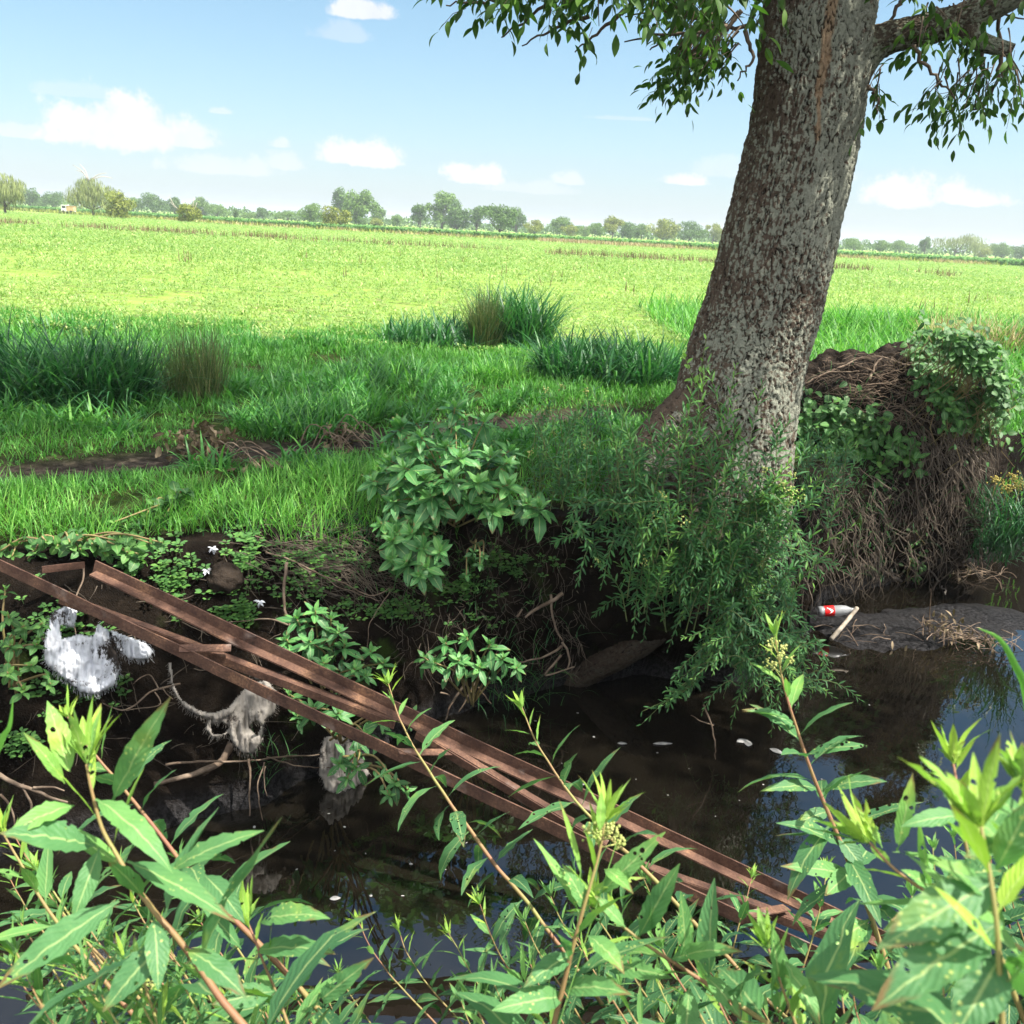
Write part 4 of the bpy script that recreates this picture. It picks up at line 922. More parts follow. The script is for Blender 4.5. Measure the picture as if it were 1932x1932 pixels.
E_LEFT = [((212, 1512), (323, 1315), 52, 1.0, .98, .25, .72), ((132, 1462), (90, 1322), 48, 1.02, 1.06, .2, .95), ((122, 1478), (40, 1386), 28, 1.02, 1.0, .5, .97), ((140, 1520), (4, 1572), 46, 1.0, .93, .9, .9), ((180, 1596), (0, 1568), 72, .98, .92, .3, .6),
          ((180, 1508), (322, 1650), 54, .99, .92, .9, .8), ((240, 1625), (442, 1742), 50, .96, .90, .5, .68), ((318, 1645), (498, 1560), 46, .97, .98, .5, .7), ((188, 1600), (137, 1740), 42, .98, .92, .4, .62), ((225, 1700), (-10, 1862), 62, .94, .86, .4, .6), ((385, 1650), (452, 1748), 46, 1.15, 1.08, .7, .5), ((320, 1770), (190, 1905), 60, .92, .86, .5, .45), ((350, 1790), (470, 1880), 52, .92, .88, .6, .5), ((290, 1730), (300, 1870), 48, .93, .87, .5, .5)]
E_L3 = [((490, 1742), (622, 1735), 48, 1.1, 1.06, 1.0, .7), ((482, 1795), (634, 1808), 46, 1.1, 1.05, .8, .72), ((540, 1868), (610, 1790), 44, 1.06, 1.06, .3, .75), ((590, 1900), (708, 1812), 40, 1.05, 1.05, .3, .7), ((520, 1870), (400, 1900), 46, 1.05, 1.0, .5, .55), ((455, 1790), (372, 1700), 30, 1.1, 1.1, .3, .6)]
E_MID = [((1098, 1655), (1055, 1508), 15, 1.06, 1.1, .3, .97), ((1132, 1570), (1134, 1492), 22, 1.06, 1.08, .2, .98), ((1165, 1585), (1197, 1490), 20, 1.06, 1.08, -.4, .96), ((1128, 1690), (1258, 1572), 42, 1.04, 1.04, .3, .8), ((1112, 1725), (1060, 1632), 36, 1.03, 1.05, .3, .78), ((1108, 1765), (1182, 1835), 44, 1.02, .97, .8, .7), ((1080, 1800), (985, 1860), 46, 1.02, .97, .8, .6), ((1068, 1880), (930, 1915), 52, 1.0, .94, .6, .7), ((1062, 1870), (1190, 1880), 50, 1.0, .95, .9, .7), ((1140, 1640), (1190, 1690), 30, 1.05, 1.0, .9, .85)]
E_MID2 = [((1205, 1768), (1281, 1628), 48, 1.08, 1.08, .3, .72), ((1288, 1815), (1286, 1680), 44, 1.06, 1.06, .3, .72), ((1262, 1812), (1402, 1790), 42, 1.06, 1.02, .7, .75), ((1136, 1822), (1266, 1852), 46, 1.07, 1.02, .6, .75), ((1330, 1840), (1400, 1925), 42, 1.03, .98, .7, .75), ((1300, 1860), (1290, 1990), 48, 1.03, .98, .4, .7), ((1180, 1750), (1120, 1690), 30, 1.08, 1.1, .3, .8)]
E_UP = [((1470, 1930), (1456, 1742), 54, .98, .98, .25, .78), ((1478, 1808), (1552, 1940), 42, .98, .92, .4, .78)]
E_TALL = [((1545, 1490), (1434, 1492), 30, 1.66, 1.6, .8, .5), ((1552, 1490), (1674, 1478), 32, 1.66, 1.62, .9, .5), ((1520, 1425), (1640, 1402), 30, 1.68, 1.66, .7, .6), ((1505, 1375), (1400, 1340), 28, 1.7, 1.66, .8, .62), ((1580, 1575), (1628, 1645), 40, 1.6, 1.55, .5, .5), ((1590, 1600), (1462, 1545), 36, 1.6, 1.56, .7, .5), ((1610, 1650), (1474, 1640), 36, 1.58, 1.52, .3, .75), ((1612, 1640), (1556, 1690), 42, 1.58, 1.5, .3, .75), ((1640, 1735), (1538, 1815), 50, 1.55, 1.46, .4, .75), ((1640, 1700), (1710, 1760), 40, 1.55, 1.5, .6, .5), ((1565, 1530), (1500, 1560), 30, 1.64, 1.6, .7, .45)]
E_R = [((1665, 1600), (1614, 1518), 26, .94, .96, .2, .95), ((1692, 1605), (1721, 1458), 34, .93, .95, .3, .88), ((1760, 1680), (1700, 1640), 30, .9, .9, .3, .8), ((1800, 1700), (1670, 1760), 50, .88, .84, .5, .7), ((1780, 1660), (1900, 1640), 56, .88, .86, .5, .7), ((1850, 1740), (1740, 1830), 60, .84, .8, .5, .6)]
E_BR = [((1885, 1660), (1660, 1800), 92, .62, .58, .5, .55), ((1890, 1740), (1640, 1900), 96, .60, .56, .5, .5), ((1900, 1600), (1780, 1500), 56, .64, .66, .3, .75), ((1880, 1640), (1950, 1500), 60, .62, .62, .4, .7), ((1890, 1800), (1800, 1960), 90, .58, .54, .4, .45), ((1870, 1700), (1760, 1620), 60, .62, .62, .5, .7)]
E_R2 = [((1935, 1540), (1790, 1500), 52, .68, .66, .6, .75), ((1940, 1580), (1820, 1620), 52, .67, .63, .6, .7), ((1935, 1500), (1925, 1400), 40, .68, .7, .3, .85), ((1820, 1540), (1700, 1560), 40, .92, .9, .6, .7)]
# ------------------------------------------------------------------ near-bank weeds (photo grid 1932)
W_ = weed
W_('big sunlit weed at the left with a long leaf pointing up', [(165, 1440), (190, 1560), (250, 1660), (330, 1770), (410, 1880)], 1.02, .92, .150, .032, 15, .0048, extra=E_LEFT)
W_('thinner weed behind the big left weed, its tip beside the long upright leaf', [(128, 1352), (165, 1405), (240, 1495), (330, 1610), (440, 1730), (560, 1860)], 1.45, 1.30, .125, .026, 22, .0040)
W_('low weed with a yellow-green tip in the bottom left, right of the big left weed', [(468, 1745), (492, 1800), (520, 1870), (545, 1940)], 1.12, 1.04, .110, .026, 12, .004, extra=E_L3)
W_('pink-stemmed weed at the left edge below the big left weed', [(5, 1570), (50, 1650), (110, 1745), (190, 1845)], 1.25, 1.15, .115, .028, 16, .004)
W_('short weed at the left edge with crowded leaves above the pink stem', [(70, 1640), (95, 1690), (150, 1760), (230, 1850)], 1.55, 1.40, .10, .025, 18, .0035)
W_('long slender dark weed whose tip crosses the middle of the rusty frame', [(733, 1290), (755, 1360), (800, 1440), (860, 1530), (930, 1625), (1000, 1710), (1060, 1790)], 2.35, 1.95, .140, .030, 34, .0042, seg=9)
W_('slender dark weed with its tip over the water, right of the long slender one', [(985, 1335), (1012, 1400), (1060, 1475), (1130, 1560), (1205, 1630), (1290, 1720)], 2.30, 1.95, .145, .032, 30, .0042)
W_('bright sunlit weed with cream flower buds at the bottom centre', [(1142, 1550), (1128, 1620), (1105, 1700), (1078, 1800), (1045, 1935)], 1.08, .98, .125, .027, 17, .0045, 'flower', extra=E_MID)
W_('tall weed with a pale bud head standing in front of the right-hand water', [(1462, 1200), (1478, 1290), (1505, 1380), (1545, 1490), (1595, 1610), (1640, 1720), (1668, 1800)], 1.72, 1.52, .140, .030, 30, .0042, 'flower', extra=E_TALL)
W_('sunlit weed leaning over the bottom centre with a red lower stem', [(1135, 1715), (1200, 1765), (1290, 1830), (1400, 1900), (1480, 1950)], 1.10, 1.0, .120, .034, 14, .0045, extra=E_MID2)
W_('sunlit weed with a folded yellow tip left of the forked bud at the right', [(1640, 1590), (1690, 1640), (1760, 1690), (1850, 1740), (1940, 1800)], .95, .82, .125, .034, 15, .0042, extra=E_R)
W_('weed with a forked yellow bud against the blue water reflection at the right', [(1800, 1440), (1808, 1490), (1815, 1560), (1840, 1660), (1880, 1780)], .98, .88, .10, .030, 10, .0038)
W_('large-leaved weed cut by the bottom right corner', [(1850, 1560), (1865, 1640), (1880, 1740), (1890, 1900)], .62, .56, .125, .042, 17, .004, extra=E_BR)
W_('second large-leaved weed below the right edge', [(1935, 1480), (1940, 1560), (1945, 1700), (1950, 1850)], .68, .60, .120, .040, 16, .004, extra=E_R2)
W_('weed with a single upright leaf between the bottom centre and the right', [(1450, 1790), (1470, 1850), (1500, 1930)], 1.0, .95, .105, .030, 9, .004, extra=E_UP)
W_('small weed standing before the right end of the rusty frame', [(1418, 1655), (1408, 1700), (1390, 1760), (1370, 1850)], 2.2, 2.05, .095, .022, 20, .003)
W_('small weed rising between the frame end and the tall bud-headed weed', [(1560, 1640), (1550, 1700), (1530, 1780), (1500, 1870)], 2.05, 1.9, .095, .026, 18, .003)
for k_, (a_, lab) in enumerate([([(677, 1742), (700, 1790), (745, 1850), (810, 1920)], 'first small upright weed left of the bottom centre, over dark water'),
                                ([(752, 1752), (770, 1800), (810, 1860), (870, 1930)], 'middle one of the three small upright weeds over dark water'),
                                ([(846, 1760), (868, 1800), (905, 1860), (950, 1930)], 'third small upright weed left of the bottom centre, nearest the flowering one'),
                                ([(905, 1705), (925, 1760), (955, 1820), (1010, 1890)], 'weed with a pale curled tip beside the long slender stem'),
                                ([(640, 1835), (655, 1870), (690, 1920), (720, 1960)], 'lowest small weed left of the bottom centre')]):
    W_(lab, a_, 2.0-.12*(k_ == 3), 1.85, .105, .022, 20, .003)
fill = [(1040, 1690, 1.95), (1085, 1650, 1.85), (990, 1740, 1.8), (1150, 1690, 1.9), (1215, 1660, 2.0), (1000, 1820, 1.6), (930, 1850, 1.65), (1090, 1770, 1.55), (1180, 1800, 1.6), (1290, 1740, 1.8), (1330, 1830, 1.6), (1240, 1850, 1.4), (870, 1890, 1.6), (1420, 1860, 1.5)]
for k_, (px, py, Yd) in enumerate(fill):
    W_('spotted green weed in the low thicket at the bottom centre', [(px, py), (px+22, py+50), (px+60, py+110), (px+110, py+190)], Yd, Yd-.1, .115, .026, 22, .003, young=.12)
fill2 = [(40, 1740, 1.5), (120, 1800, 1.35), (210, 1760, 1.5), (300, 1760, 1.55), (340, 1850, 1.2), (60, 1860, 1.1), (190, 1880, 1.0), (400, 1800, 1.5), (270, 1900, .95), (20, 1660, 1.8), (450, 1870, 1.3), (560, 1880, 1.5), (340, 1620, 1.8), (225, 1640, 1.75)]
for k_, (px, py, Yd) in enumerate(fill2):
    W_('spotted green weed in the low thicket at the bottom left', [(px, py), (px+25, py+45), (px+70, py+110), (px+120, py+190)], Yd, Yd-.1, .110, .027, 20, .0032, young=.10 if k_ % 3 else .2)
fill3 = [(1600, 1790, 1.5), (1660, 1830, 1.2), (1720, 1760, 1.35), (1700, 1880, .95), (1780, 1860, .85), (1590, 1880, 1.15), (1760, 1600, 1.75), (1840, 1570, 1.9), (1900, 1600, 1.9), (1720, 1690, 1.6), (1860, 1530, 2.3), (1915, 1540, 2.3), (1800, 1580, 2.1)]
for k_, (px, py, Yd) in enumerate(fill3):
    W_('broad green weed in the thicket at the bottom right', [(px, py), (px+5, py+50), (px+15, py+120), (px+40, py+200)], Yd, Yd-.08, .105, .032, 18, .003, young=.12)
fill4 = [(30, 1580, 1.7), (150, 1720, 1.5), (90, 1680, 1.75), (250, 1700, 1.65), (380, 1740, 1.65), (150, 1880, 1.15), (330, 1900, 1.1), (480, 1890, 1.35), (20, 1820, 1.3), (620, 1890, 1.6), (540, 1840, 1.6)]
for k_, (px, py, Yd) in enumerate(fill4):
    W_('spotted green weed in the low thicket at the bottom left', [(px, py), (px+30, py+50), (px+80, py+115), (px+130, py+190)], Yd, Yd-.1, .120, .028, 20, .0032, young=.2)
for k_, (px, py, Yd) in enumerate([(110, 1760, 1.25), (230, 1800, 1.2), (380, 1850, 1.2), (30, 1800, 1.15), (500, 1910, 1.25), (300, 1840, 1.25), (160, 1840, 1.1), (430, 1900, 1.1), (990, 1860, 1.25), (1170, 1870, 1.2), (1250, 1790, 1.35), (1350, 1880, 1.2), (900, 1900, 1.3)]):
    W_('low bright broad-leaved weed among the bottom edge thicket', [(px, py), (px+25, py+50), (px+65, py+115), (px+110, py+190)], Yd, Yd-.08, .165, .036, 20, .0036, young=.22)
W_('pale flower-headed weed low at the bottom left', [(262, 1835), (275, 1870), (300, 1940)], .98, .94, .10, .024, 9, .004, 'flower')
def blade_thing(label, path, Yd, wd):
    P = catmull([at(a, b, Yd) for a, b in path], 16); th = thing('bent_grass', label, 'grass', P[-1])
    mb = MB(); T = nrm(np.gradient(P, axis=0)); S = nrm(np.cross(T, nrm(CAMP-P))); Nn = np.cross(S, T); ww = wd*np.clip(1.02-np.linspace(1, 0, 16)**3, .05, 1)[:, None]
    V = np.stack([P-S*ww, P+Nn*ww*.35, P+S*ww], 1); i = np.arange(48).reshape(16, 3)
    mb.add(V, np.stack([i[:-1, :-1], i[:-1, 1:], i[1:, 1:], i[1:, :-1]], -1).reshape(-1, 4), None, .7); part(mb, 'blade', M_grass, th)
blade_thing('broad grass blade arching in from the right edge over the water', [(1845, 1185), (1885, 1205), (1915, 1255), (1940, 1330), (1960, 1600), (1965, 1990)], .95, .0045)
blade_thing('thin green blade at the left edge above the big left weed', [(25, 1315), (18, 1370), (2, 1400), (-20, 1500), (-30, 1900)], 1.0, .004)

# ------------------------------------------------------------------ broad-leaved shrubs on the far bank
def shrub(label, base, ros, L, W, mat=M_shrub, n=11, group='broad-leaved shrubs on the far bank', stem_leaves=3, nm='leafy_shrub', prof='ovate', seg=7, cat='shrub'):
    th = thing(nm, label, cat, base, group); ms = MB(); ml = MB(); base = np.array(base)
    for (px, py, Yd, sz) in ros:
        c = at(px, py, Yd); mid = base+(c-base)*.55+np.array([rng.normal(0, .03), rng.normal(0, .03), .06])
        C = catmull([base+rng.normal(0, .02, 3), mid, c], 12); tube(ms, C, np.linspace(.007, .004, 12), 5)
        ax = nrm(nrm(C[-1]-C[-3])*.5+np.array([0, -.25, .8])+rng.normal(0, .2, 3)); a_ = nrm(np.cross(ax, [.3, 1., .1])); b_ = np.cross(ax, a_)
        k = np.arange(n); ph = k*GA+rng.uniform(0, 6); f = k/(n-1.); rad = a_*np.cos(ph)[:, None]+b_*np.sin(ph)[:, None]
        el_ = np.radians(78-88*f**.8+rng.normal(0, 8, n)); D = ax*np.sin(el_)[:, None]+rad*np.cos(el_)[:, None]
        s_ = (.30+.70*f**.7)*sz*rng.uniform(.8, 1.15, n)
        leaves(ml, c-ax*.04*f[:, None]*sz, D, ax-rad*.3*f[:, None]+np.array([0, 0, .2]), L*s_, W*s_, rng.uniform(.2, .9, n)*(.4+f), .22, seg, prof, np.clip(.95-.55*f+rng.normal(0, .12, n), 0, 1), 2, .05, rng.normal(0, .2, n), .10, rng)
        for q in range(stem_leaves):
            i = int(rng.integers(4, 10)); r_ = nrm(rng.normal(0, 1, 3)+np.array([0, -.5, 0]))
            leaves(ml, C[i:i+1], [r_+np.array([0, 0, -.1])], [[0, 0, 1.]], L*sz*rng.uniform(.7, 1.), W*sz, rng.uniform(.4, 1.2), .2, seg, prof, rng.uniform(.1, .5), 2, .05, None, .1, rng)
    part(ms, 'stem', M_stem, th); part(ml, 'foliage', mat, th)
R1 = [(745, 812, 5.7), (790, 792, 5.75), (855, 790, 5.75), (905, 803, 5.8), (738, 868, 5.55), (785, 850, 5.5), (835, 846, 5.5), (885, 850, 5.5), (930, 862, 5.55), (965, 850, 5.7), (800, 905, 5.35), (855, 912, 5.25), (905, 905, 5.35), (960, 925, 5.4), (1005, 945, 5.4), (745, 945, 5.35), (722, 985, 5.3), (745, 1010, 5.25), (790, 1000, 5.3), (715, 905, 5.5), (820, 955, 5.3), (765, 905, 5.4), (925, 950, 5.35), (870, 875, 5.4)]
shrub('big broad-leaved shrub on the bank edge left of the trunk', at(860, 985, 5.62), [(a+rng.normal(0, 6), b+rng.normal(0, 6), y, rng.uniform(.85, 1.25)) for a, b, y in R1+[(a_+rng.normal(0, 22), b_+rng.normal(0, 18), y_) for a_, b_, y_ in R1[::2]]], .150, .062, n=13)
shrub('leafy rosettes hanging below the big shrub over the bare soil', at(800, 1005, 5.5), [(800, 1035, 5.15, 1.1), (765, 1062, 5.1, 1.1), (805, 1070, 5.1, 1.), (738, 1020, 5.2, 1.), (775, 1005, 5.2, 1.), (740, 1055, 5.15, .9), (830, 1040, 5.15, .9), (790, 1085, 5.05, .8)], .15, .064)
shrub('broad-leaved shrub behind the upper rusty bar, left of the mossy soil', at(620, 1330, 4.75), [(560, 1168, 4.62, 1.1), (595, 1152, 4.65, 1.1), (625, 1165, 4.7, 1.0), (540, 1205, 4.55, 1.), (585, 1210, 4.5, 1.), (650, 1215, 4.6, .9), (700, 1228, 4.7, .9), (725, 1250, 4.7, .8), (610, 1250, 4.45, .9), (670, 1262, 4.5, .8), (640, 1190, 4.6, .8), (690, 1275, 4.6, .7)], .125, .045)
shrub('small broad-leaved shrub under the mossy soil at the waterline', at(890, 1320, 5.1), [(840, 1212, 5.0, 1.), (880, 1200, 5.0, 1.05), (925, 1215, 5.0, 1.), (865, 1245, 4.9, 1.), (820, 1250, 4.9, .9), (950, 1240, 4.95, .9), (975, 1260, 4.95, .8), (905, 1258, 4.9, .9), (800, 1240, 4.95, .8)], .125, .045, n=10)
shrub('broad-leaved shrub showing between the two rusty bars', at(640, 1400, 4.4), [(545, 1310, 4.25, .9), (590, 1335, 4.2, 1.), (640, 1345, 4.2, 1.), (690, 1385, 4.2, .9), (560, 1350, 4.2, .8), (720, 1360, 4.25, .8), (780, 1345, 4.3, .8)], .115, .043, n=9)
shrub('small leafy plant hanging in front of the grey sack at the waterline', at(660, 1440, 4.2), [(640, 1440, 3.95, .8), (672, 1448, 3.95, .8), (655, 1470, 3.92, .7), (745, 1475, 3.75, .8), (770, 1490, 3.75, .7), (735, 1500, 3.72, .6)], .11, .042, n=8)
shrub('dark small leafed plant under the hanging shrub rosettes', at(890, 1030, 5.5), [(895, 1040, 5.35, .6), (905, 1065, 5.33, .6), (880, 1085, 5.3, .6), (912, 1050, 5.35, .5)], .09, .045, n=7)
# lobed weeds at the left edge
shrub('leafy weeds climbing the bare bank at the left edge', hit(20, 1300), [(15, 1160, 3.95, .9), (45, 1180, 3.95, .8), (70, 1215, 3.9, .8), (20, 1215, 3.85, .9), (60, 1255, 3.8, .9), (95, 1290, 3.75, .7), (15, 1270, 3.75, .9), (45, 1300, 3.7, .8), (80, 1175, 3.95, .7), (10, 1110, 4.15, .8)], .075, .040, M_heart, 8)
shrub('row of broad leafy weeds over the left ends of the rusty bars', hit(120, 1030), [(px, 1030+rng.normal(0, 14), 4.52, rng.uniform(.7, 1.1)) for px in range(0, 330, 22)], .085, .055, M_heart, 7, nm='leafy_weed')
shrub('broad-leaved weed rising from the grass edge above the rusty bars', hit(330, 960), [(290, 950, 5.1, .9), (330, 935, 5.15, 1.), (355, 925, 5.2, .9), (310, 975, 5.05, .8), (270, 985, 5.0, .8), (215, 985, 4.9, .8)], .10, .06, M_heart, 7, nm='leafy_weed')

# ------------------------------------------------------------------ narrow-leaved weeds round the trunk foot
def narrow(label, stems, L, W, nl, mat=M_wil, droop=.5, seedhead=0, tintm=.45):
    th = thing('narrow_leaved_weed', label, 'weed', stems[0][0], 'narrow-leaved weeds round the trunk foot'); ms = MB(); ml = MB(); mf = MB()
    for P in stems:
        to = rng.normal(0, .16); C = catmull(P, 24); T = nrm(np.gradient(C, axis=0)); tube(ms, C, np.linspace(.0035, .0012, 24), 4, rng.uniform(.5, 1))
        n = int(nl*rng.uniform(.8, 1.2)); i = np.clip(np.linspace(4, 23, n).astype(int), 0, 23); t = T[i]; a_ = nrm(np.cross(t, [.2, .9, .3])); b_ = np.cross(t, a_)
        ph = np.arange(n)*GA+rng.uniform(0, 6); rad = a_*np.cos(ph)[:, None]+b_*np.sin(ph)[:, None]; f = np.linspace(0, 1, n)
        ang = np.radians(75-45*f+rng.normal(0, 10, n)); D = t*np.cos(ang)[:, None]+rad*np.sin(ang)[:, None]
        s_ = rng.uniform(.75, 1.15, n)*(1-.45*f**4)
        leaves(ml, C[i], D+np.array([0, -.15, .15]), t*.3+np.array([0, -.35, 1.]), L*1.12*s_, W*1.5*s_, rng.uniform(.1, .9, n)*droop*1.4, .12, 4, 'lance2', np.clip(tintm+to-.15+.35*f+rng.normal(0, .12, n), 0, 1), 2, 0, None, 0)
        if rng.uniform() < seedhead:
            for z in range(10): ball(mf, C[-1]+rng.normal(0, .014, 3), .005*rng.uniform(.7, 1.3), 6, 4)
    part(ms, 'stem', M_stem_g, th); part(ml, 'foliage', mat, th)
    if mf.n: part(mf, 'flower_head', M_flower, th)
def hang(n, x0, x1, y0, y1, Y0, Y1, ln=(.35, .6), dx=(-.5, .5), up=.12):
    o = []
    for i in range(n):
        px, py = rng.uniform(x0, x1), rng.uniform(y0, y1); p = at(px, py, rng.uniform(Y0, Y1)); l_ = rng.uniform(*ln); hx = rng.uniform(*dx); hy = rng.uniform(-.35, .0)
        k_ = rng.uniform(.15, 1.); o.append([p, p+np.array([hx*.5, hy*.5, up+.1])*l_, p+np.array([hx*1.3, hy*1.1, .30-.45*k_])*l_, p+np.array([hx*1.9, hy*1.5, .48-1.2*k_])*l_])
    return o
def rise(n, x0, x1, y0, y1, Y0, Y1, h=(.4, .9), lean=.25):
    o = []
    for i in range(n):
        p = at(rng.uniform(x0, x1), rng.uniform(y0, y1), rng.uniform(Y0, Y1)); h_ = rng.uniform(*h); a_ = rng.normal(0, lean); b_ = rng.uniform(-.2, .05)
        o.append([p, p+np.array([a_*.3, b_*.4, .55])*h_, p+np.array([a_, b_, 1.])*h_])
    return o
M_stem_g = simple_mat('green_stem', (.05, .085, .03), (.12, .15, .05), 8, .6, tint=True)
narrow('tall narrow-leaved stems rising in front of the trunk foot', rise(34, 1150, 1480, 930, 1040, 5.25, 5.5, (.45, .95), .2), .085, .011, 30, droop=.7)
narrow('upright feathery narrow-leaved weed on the bank just below the trunk', rise(70, 1180, 1500, 1010, 1200, 5.0, 5.35, (.22, .5), .35), .062, .011, 30, droop=.5, seedhead=.08, tintm=.5)
narrow('narrow-leaved weed drooping from the bank edge below the trunk', hang(66, 1260, 1470, 960, 1110, 5.1, 5.45, (.3, .6)), .055, .009, 30)
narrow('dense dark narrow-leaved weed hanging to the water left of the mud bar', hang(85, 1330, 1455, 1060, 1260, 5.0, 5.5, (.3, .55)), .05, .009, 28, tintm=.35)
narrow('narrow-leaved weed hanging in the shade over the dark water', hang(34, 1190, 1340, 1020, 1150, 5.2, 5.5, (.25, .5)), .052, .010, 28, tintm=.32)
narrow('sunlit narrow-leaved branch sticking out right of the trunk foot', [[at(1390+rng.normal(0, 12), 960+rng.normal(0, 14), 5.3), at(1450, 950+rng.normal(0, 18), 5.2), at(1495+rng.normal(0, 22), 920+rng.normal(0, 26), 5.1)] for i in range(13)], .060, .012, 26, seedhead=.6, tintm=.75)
narrow('bushy narrow-leaved weed between the big shrub and the trunk', rise(46, 1010, 1220, 900, 1000, 5.45, 5.8, (.2, .5), .35), .065, .009, 26, droop=.7, seedhead=.1)
narrow('tall seed-headed weed behind the right side of the big shrub', rise(20, 1000, 1130, 820, 880, 6.0, 6.4, (.2, .42), .3), .05, .009, 22, seedhead=.5)
narrow('narrow-leaved weed hanging over the soil right of the big shrub', hang(22, 1070, 1200, 950, 1050, 5.25, 5.5, (.22, .45)), .06, .010, 26)
narrow('wiry narrow-leaved weed trailing over the water below the trunk', hang(46, 1380, 1540, 1200, 1310, 4.9, 5.3, (.25, .42), up=.05), .045, .007, 24, tintm=.4)
narrow('narrow-leaved twigs touching the water left of the hanging weeds', [[at(1330, 1260, 5.2), at(1290+rng.normal(0, 10), 1300, 5.05), at(1255+rng.normal(0, 20), 1330+rng.normal(0, 16), 4.95)] for i in range(8)], .055, .009, 16, tintm=.35)
narrow('yellow-leaved sprout standing in front of the trunk', [[at(1315, 800, 5.5), at(1320, 720, 5.48), at(1332, 640, 5.46)], [at(1318, 740, 5.48), at(1300, 695, 5.45), at(1290, 668, 5.44)]], .05, .022, 10, tintm=.95)
narrow('weeds on the slope between the trunk and the earth mound', rise(30, 1500, 1600, 880, 1010, 6.3, 6.9, (.15, .4), .4), .06, .011, 20)

# ------------------------------------------------------------------ earth mound with hanging roots, creeper and bush
M_mound = simple_mat('mound_soil', (.007, .0055, .0045), (.034, .026, .020), 5, .95, spec=.05, bump=1., bscale=26, bdist=.03)
mc = np.array([3.36, 9.05, -.52]); mo = thing('earth_mound', 'dark earth mound on the bank with dead roots hanging down to the water', 'mound', (mc[0], mc[1], -.4))
nu, nv = 200, 150; u = np.linspace(0, 2*np.pi, nu, endpoint=False); v = np.linspace(.02, np.pi*.98, nv)
d = np.stack([np.sin(v)[:, None]*np.cos(u), np.sin(v)[:, None]*np.sin(u), np.cos(v)[:, None]*np.ones(nu)], -1); q = d.reshape(-1, 3)
k = (1+.42*fbm(q*1.5+3, 3)+.34*fbm(q*4.5, 4)+.16*fbm(q*14, 4)).reshape(nv, nu, 1)
sh = np.array([1.2, 1.05, 1.2]); V = mc+np.sign(d)*np.abs(d)**.85*k*sh
V[..., 0] += .32*np.clip(-(V[..., 2]-.2), 0, 2)*.25
i = np.arange(nu*nv).reshape(nv, nu); j = np.roll(i, -1, 1); mb = MB(); mb.add(V, np.stack([i[:-1], i[1:], j[1:], j[:-1]], -1)); part(mb, 'soil', M_mound, mo)
def surf(px, py, Yg=8.0):
    """point of the mound seen at a photo position"""
    dv = ray(px, py); P = V.reshape(-1, 3); w_ = P-CAMP; t = (w_@dv)/(dv@dv); per = np.linalg.norm(w_-t[:, None]*dv, axis=1)
    ok = per < .06
    if not ok.any(): return at(px, py, Yg)
    return dv*t[ok].min()+CAMP
mb = MB()
def rootline(mb, pts, r0, r1, wob=.02, n=22, sides=5, tint=None):
    C = catmull(pts, n); C = C+np.stack([fbm(C*7+rng.uniform(0, 99), 3) for _ in range(3)], -1)*wob*2
    tube(mb, C, np.linspace(r0, r1, n), sides, rng.uniform(0, 1) if tint is None else tint)
for i in range(150):
    px = rng.uniform(1690, 1850); py = rng.uniform(690, 860); a_ = toward(surf(px, py), .02); ex = px+rng.normal(38, 45); ey = py+rng.uniform(40, 230)
    e = toward(surf(min(ex, 1875), ey, 8.1), .05+.08*rng.uniform()); mid = (a_+e)/2+np.array([.03, -.12, .02]); rootline(mb, [a_, mid, e], rng.uniform(.0015, .007), .0015, rng.uniform(.03, .09))
for i in range(330):
    px = rng.uniform(1500, 1860); py = rng.uniform(900, 1080); a_ = toward(surf(px, py, 7.8), .02); e = a_+np.array([rng.normal(0, .14), -.06, -rng.uniform(.1, .4)]); rootline(mb, [a_, (a_+e)/2+np.array([rng.normal(0, .05), -.05, 0]), e], rng.uniform(.002, .006), .001, .04)
for i in range(330):
    px = rng.uniform(1470, 1660); py = rng.uniform(880, 1090); a_ = toward(hit(px, py), .03); e = a_+np.array([rng.normal(0, .12), -.05, -rng.uniform(.1, .38)]); rootline(mb, [a_, (a_+e)/2+np.array([rng.normal(0, .05), -.05, 0]), e], rng.uniform(.002, .006), .001, .04)
part(mb, 'hanging_roots', M_strawr, mo)
mb = MB()
for pts, r_ in [([(1560, 700), (1640, 672), (1720, 690)], .012), ([(1640, 720), (1655, 690), (1665, 670)], .012), ([(1615, 690), (1700, 730), (1800, 770)], .008), ([(1520, 725), (1570, 700), (1620, 700)], .01), ([(1600, 735), (1700, 720), (1760, 760)], .006), ([(1700, 770), (1760, 830), (1780, 900)], .008)]:
    rootline(mb, [toward(surf(a, b, 8.5), .04) for a, b in pts], r_, r_*.5, .04)
for i in range(380):
    px, py = rng.uniform(1520, 1790), rng.uniform(672, 800); a_ = toward(surf(px, py, 8.5), .02); e = a_+np.array([rng.normal(0, .16), rng.normal(-.03, .05), rng.normal(-.03, .06)]); rootline(mb, [a_, (a_+e)/2+np.array([0, -.02, .03]), e], .003, .001, .03)
part(mb, 'dead_sticks', M_root, mo)
mb = MB()
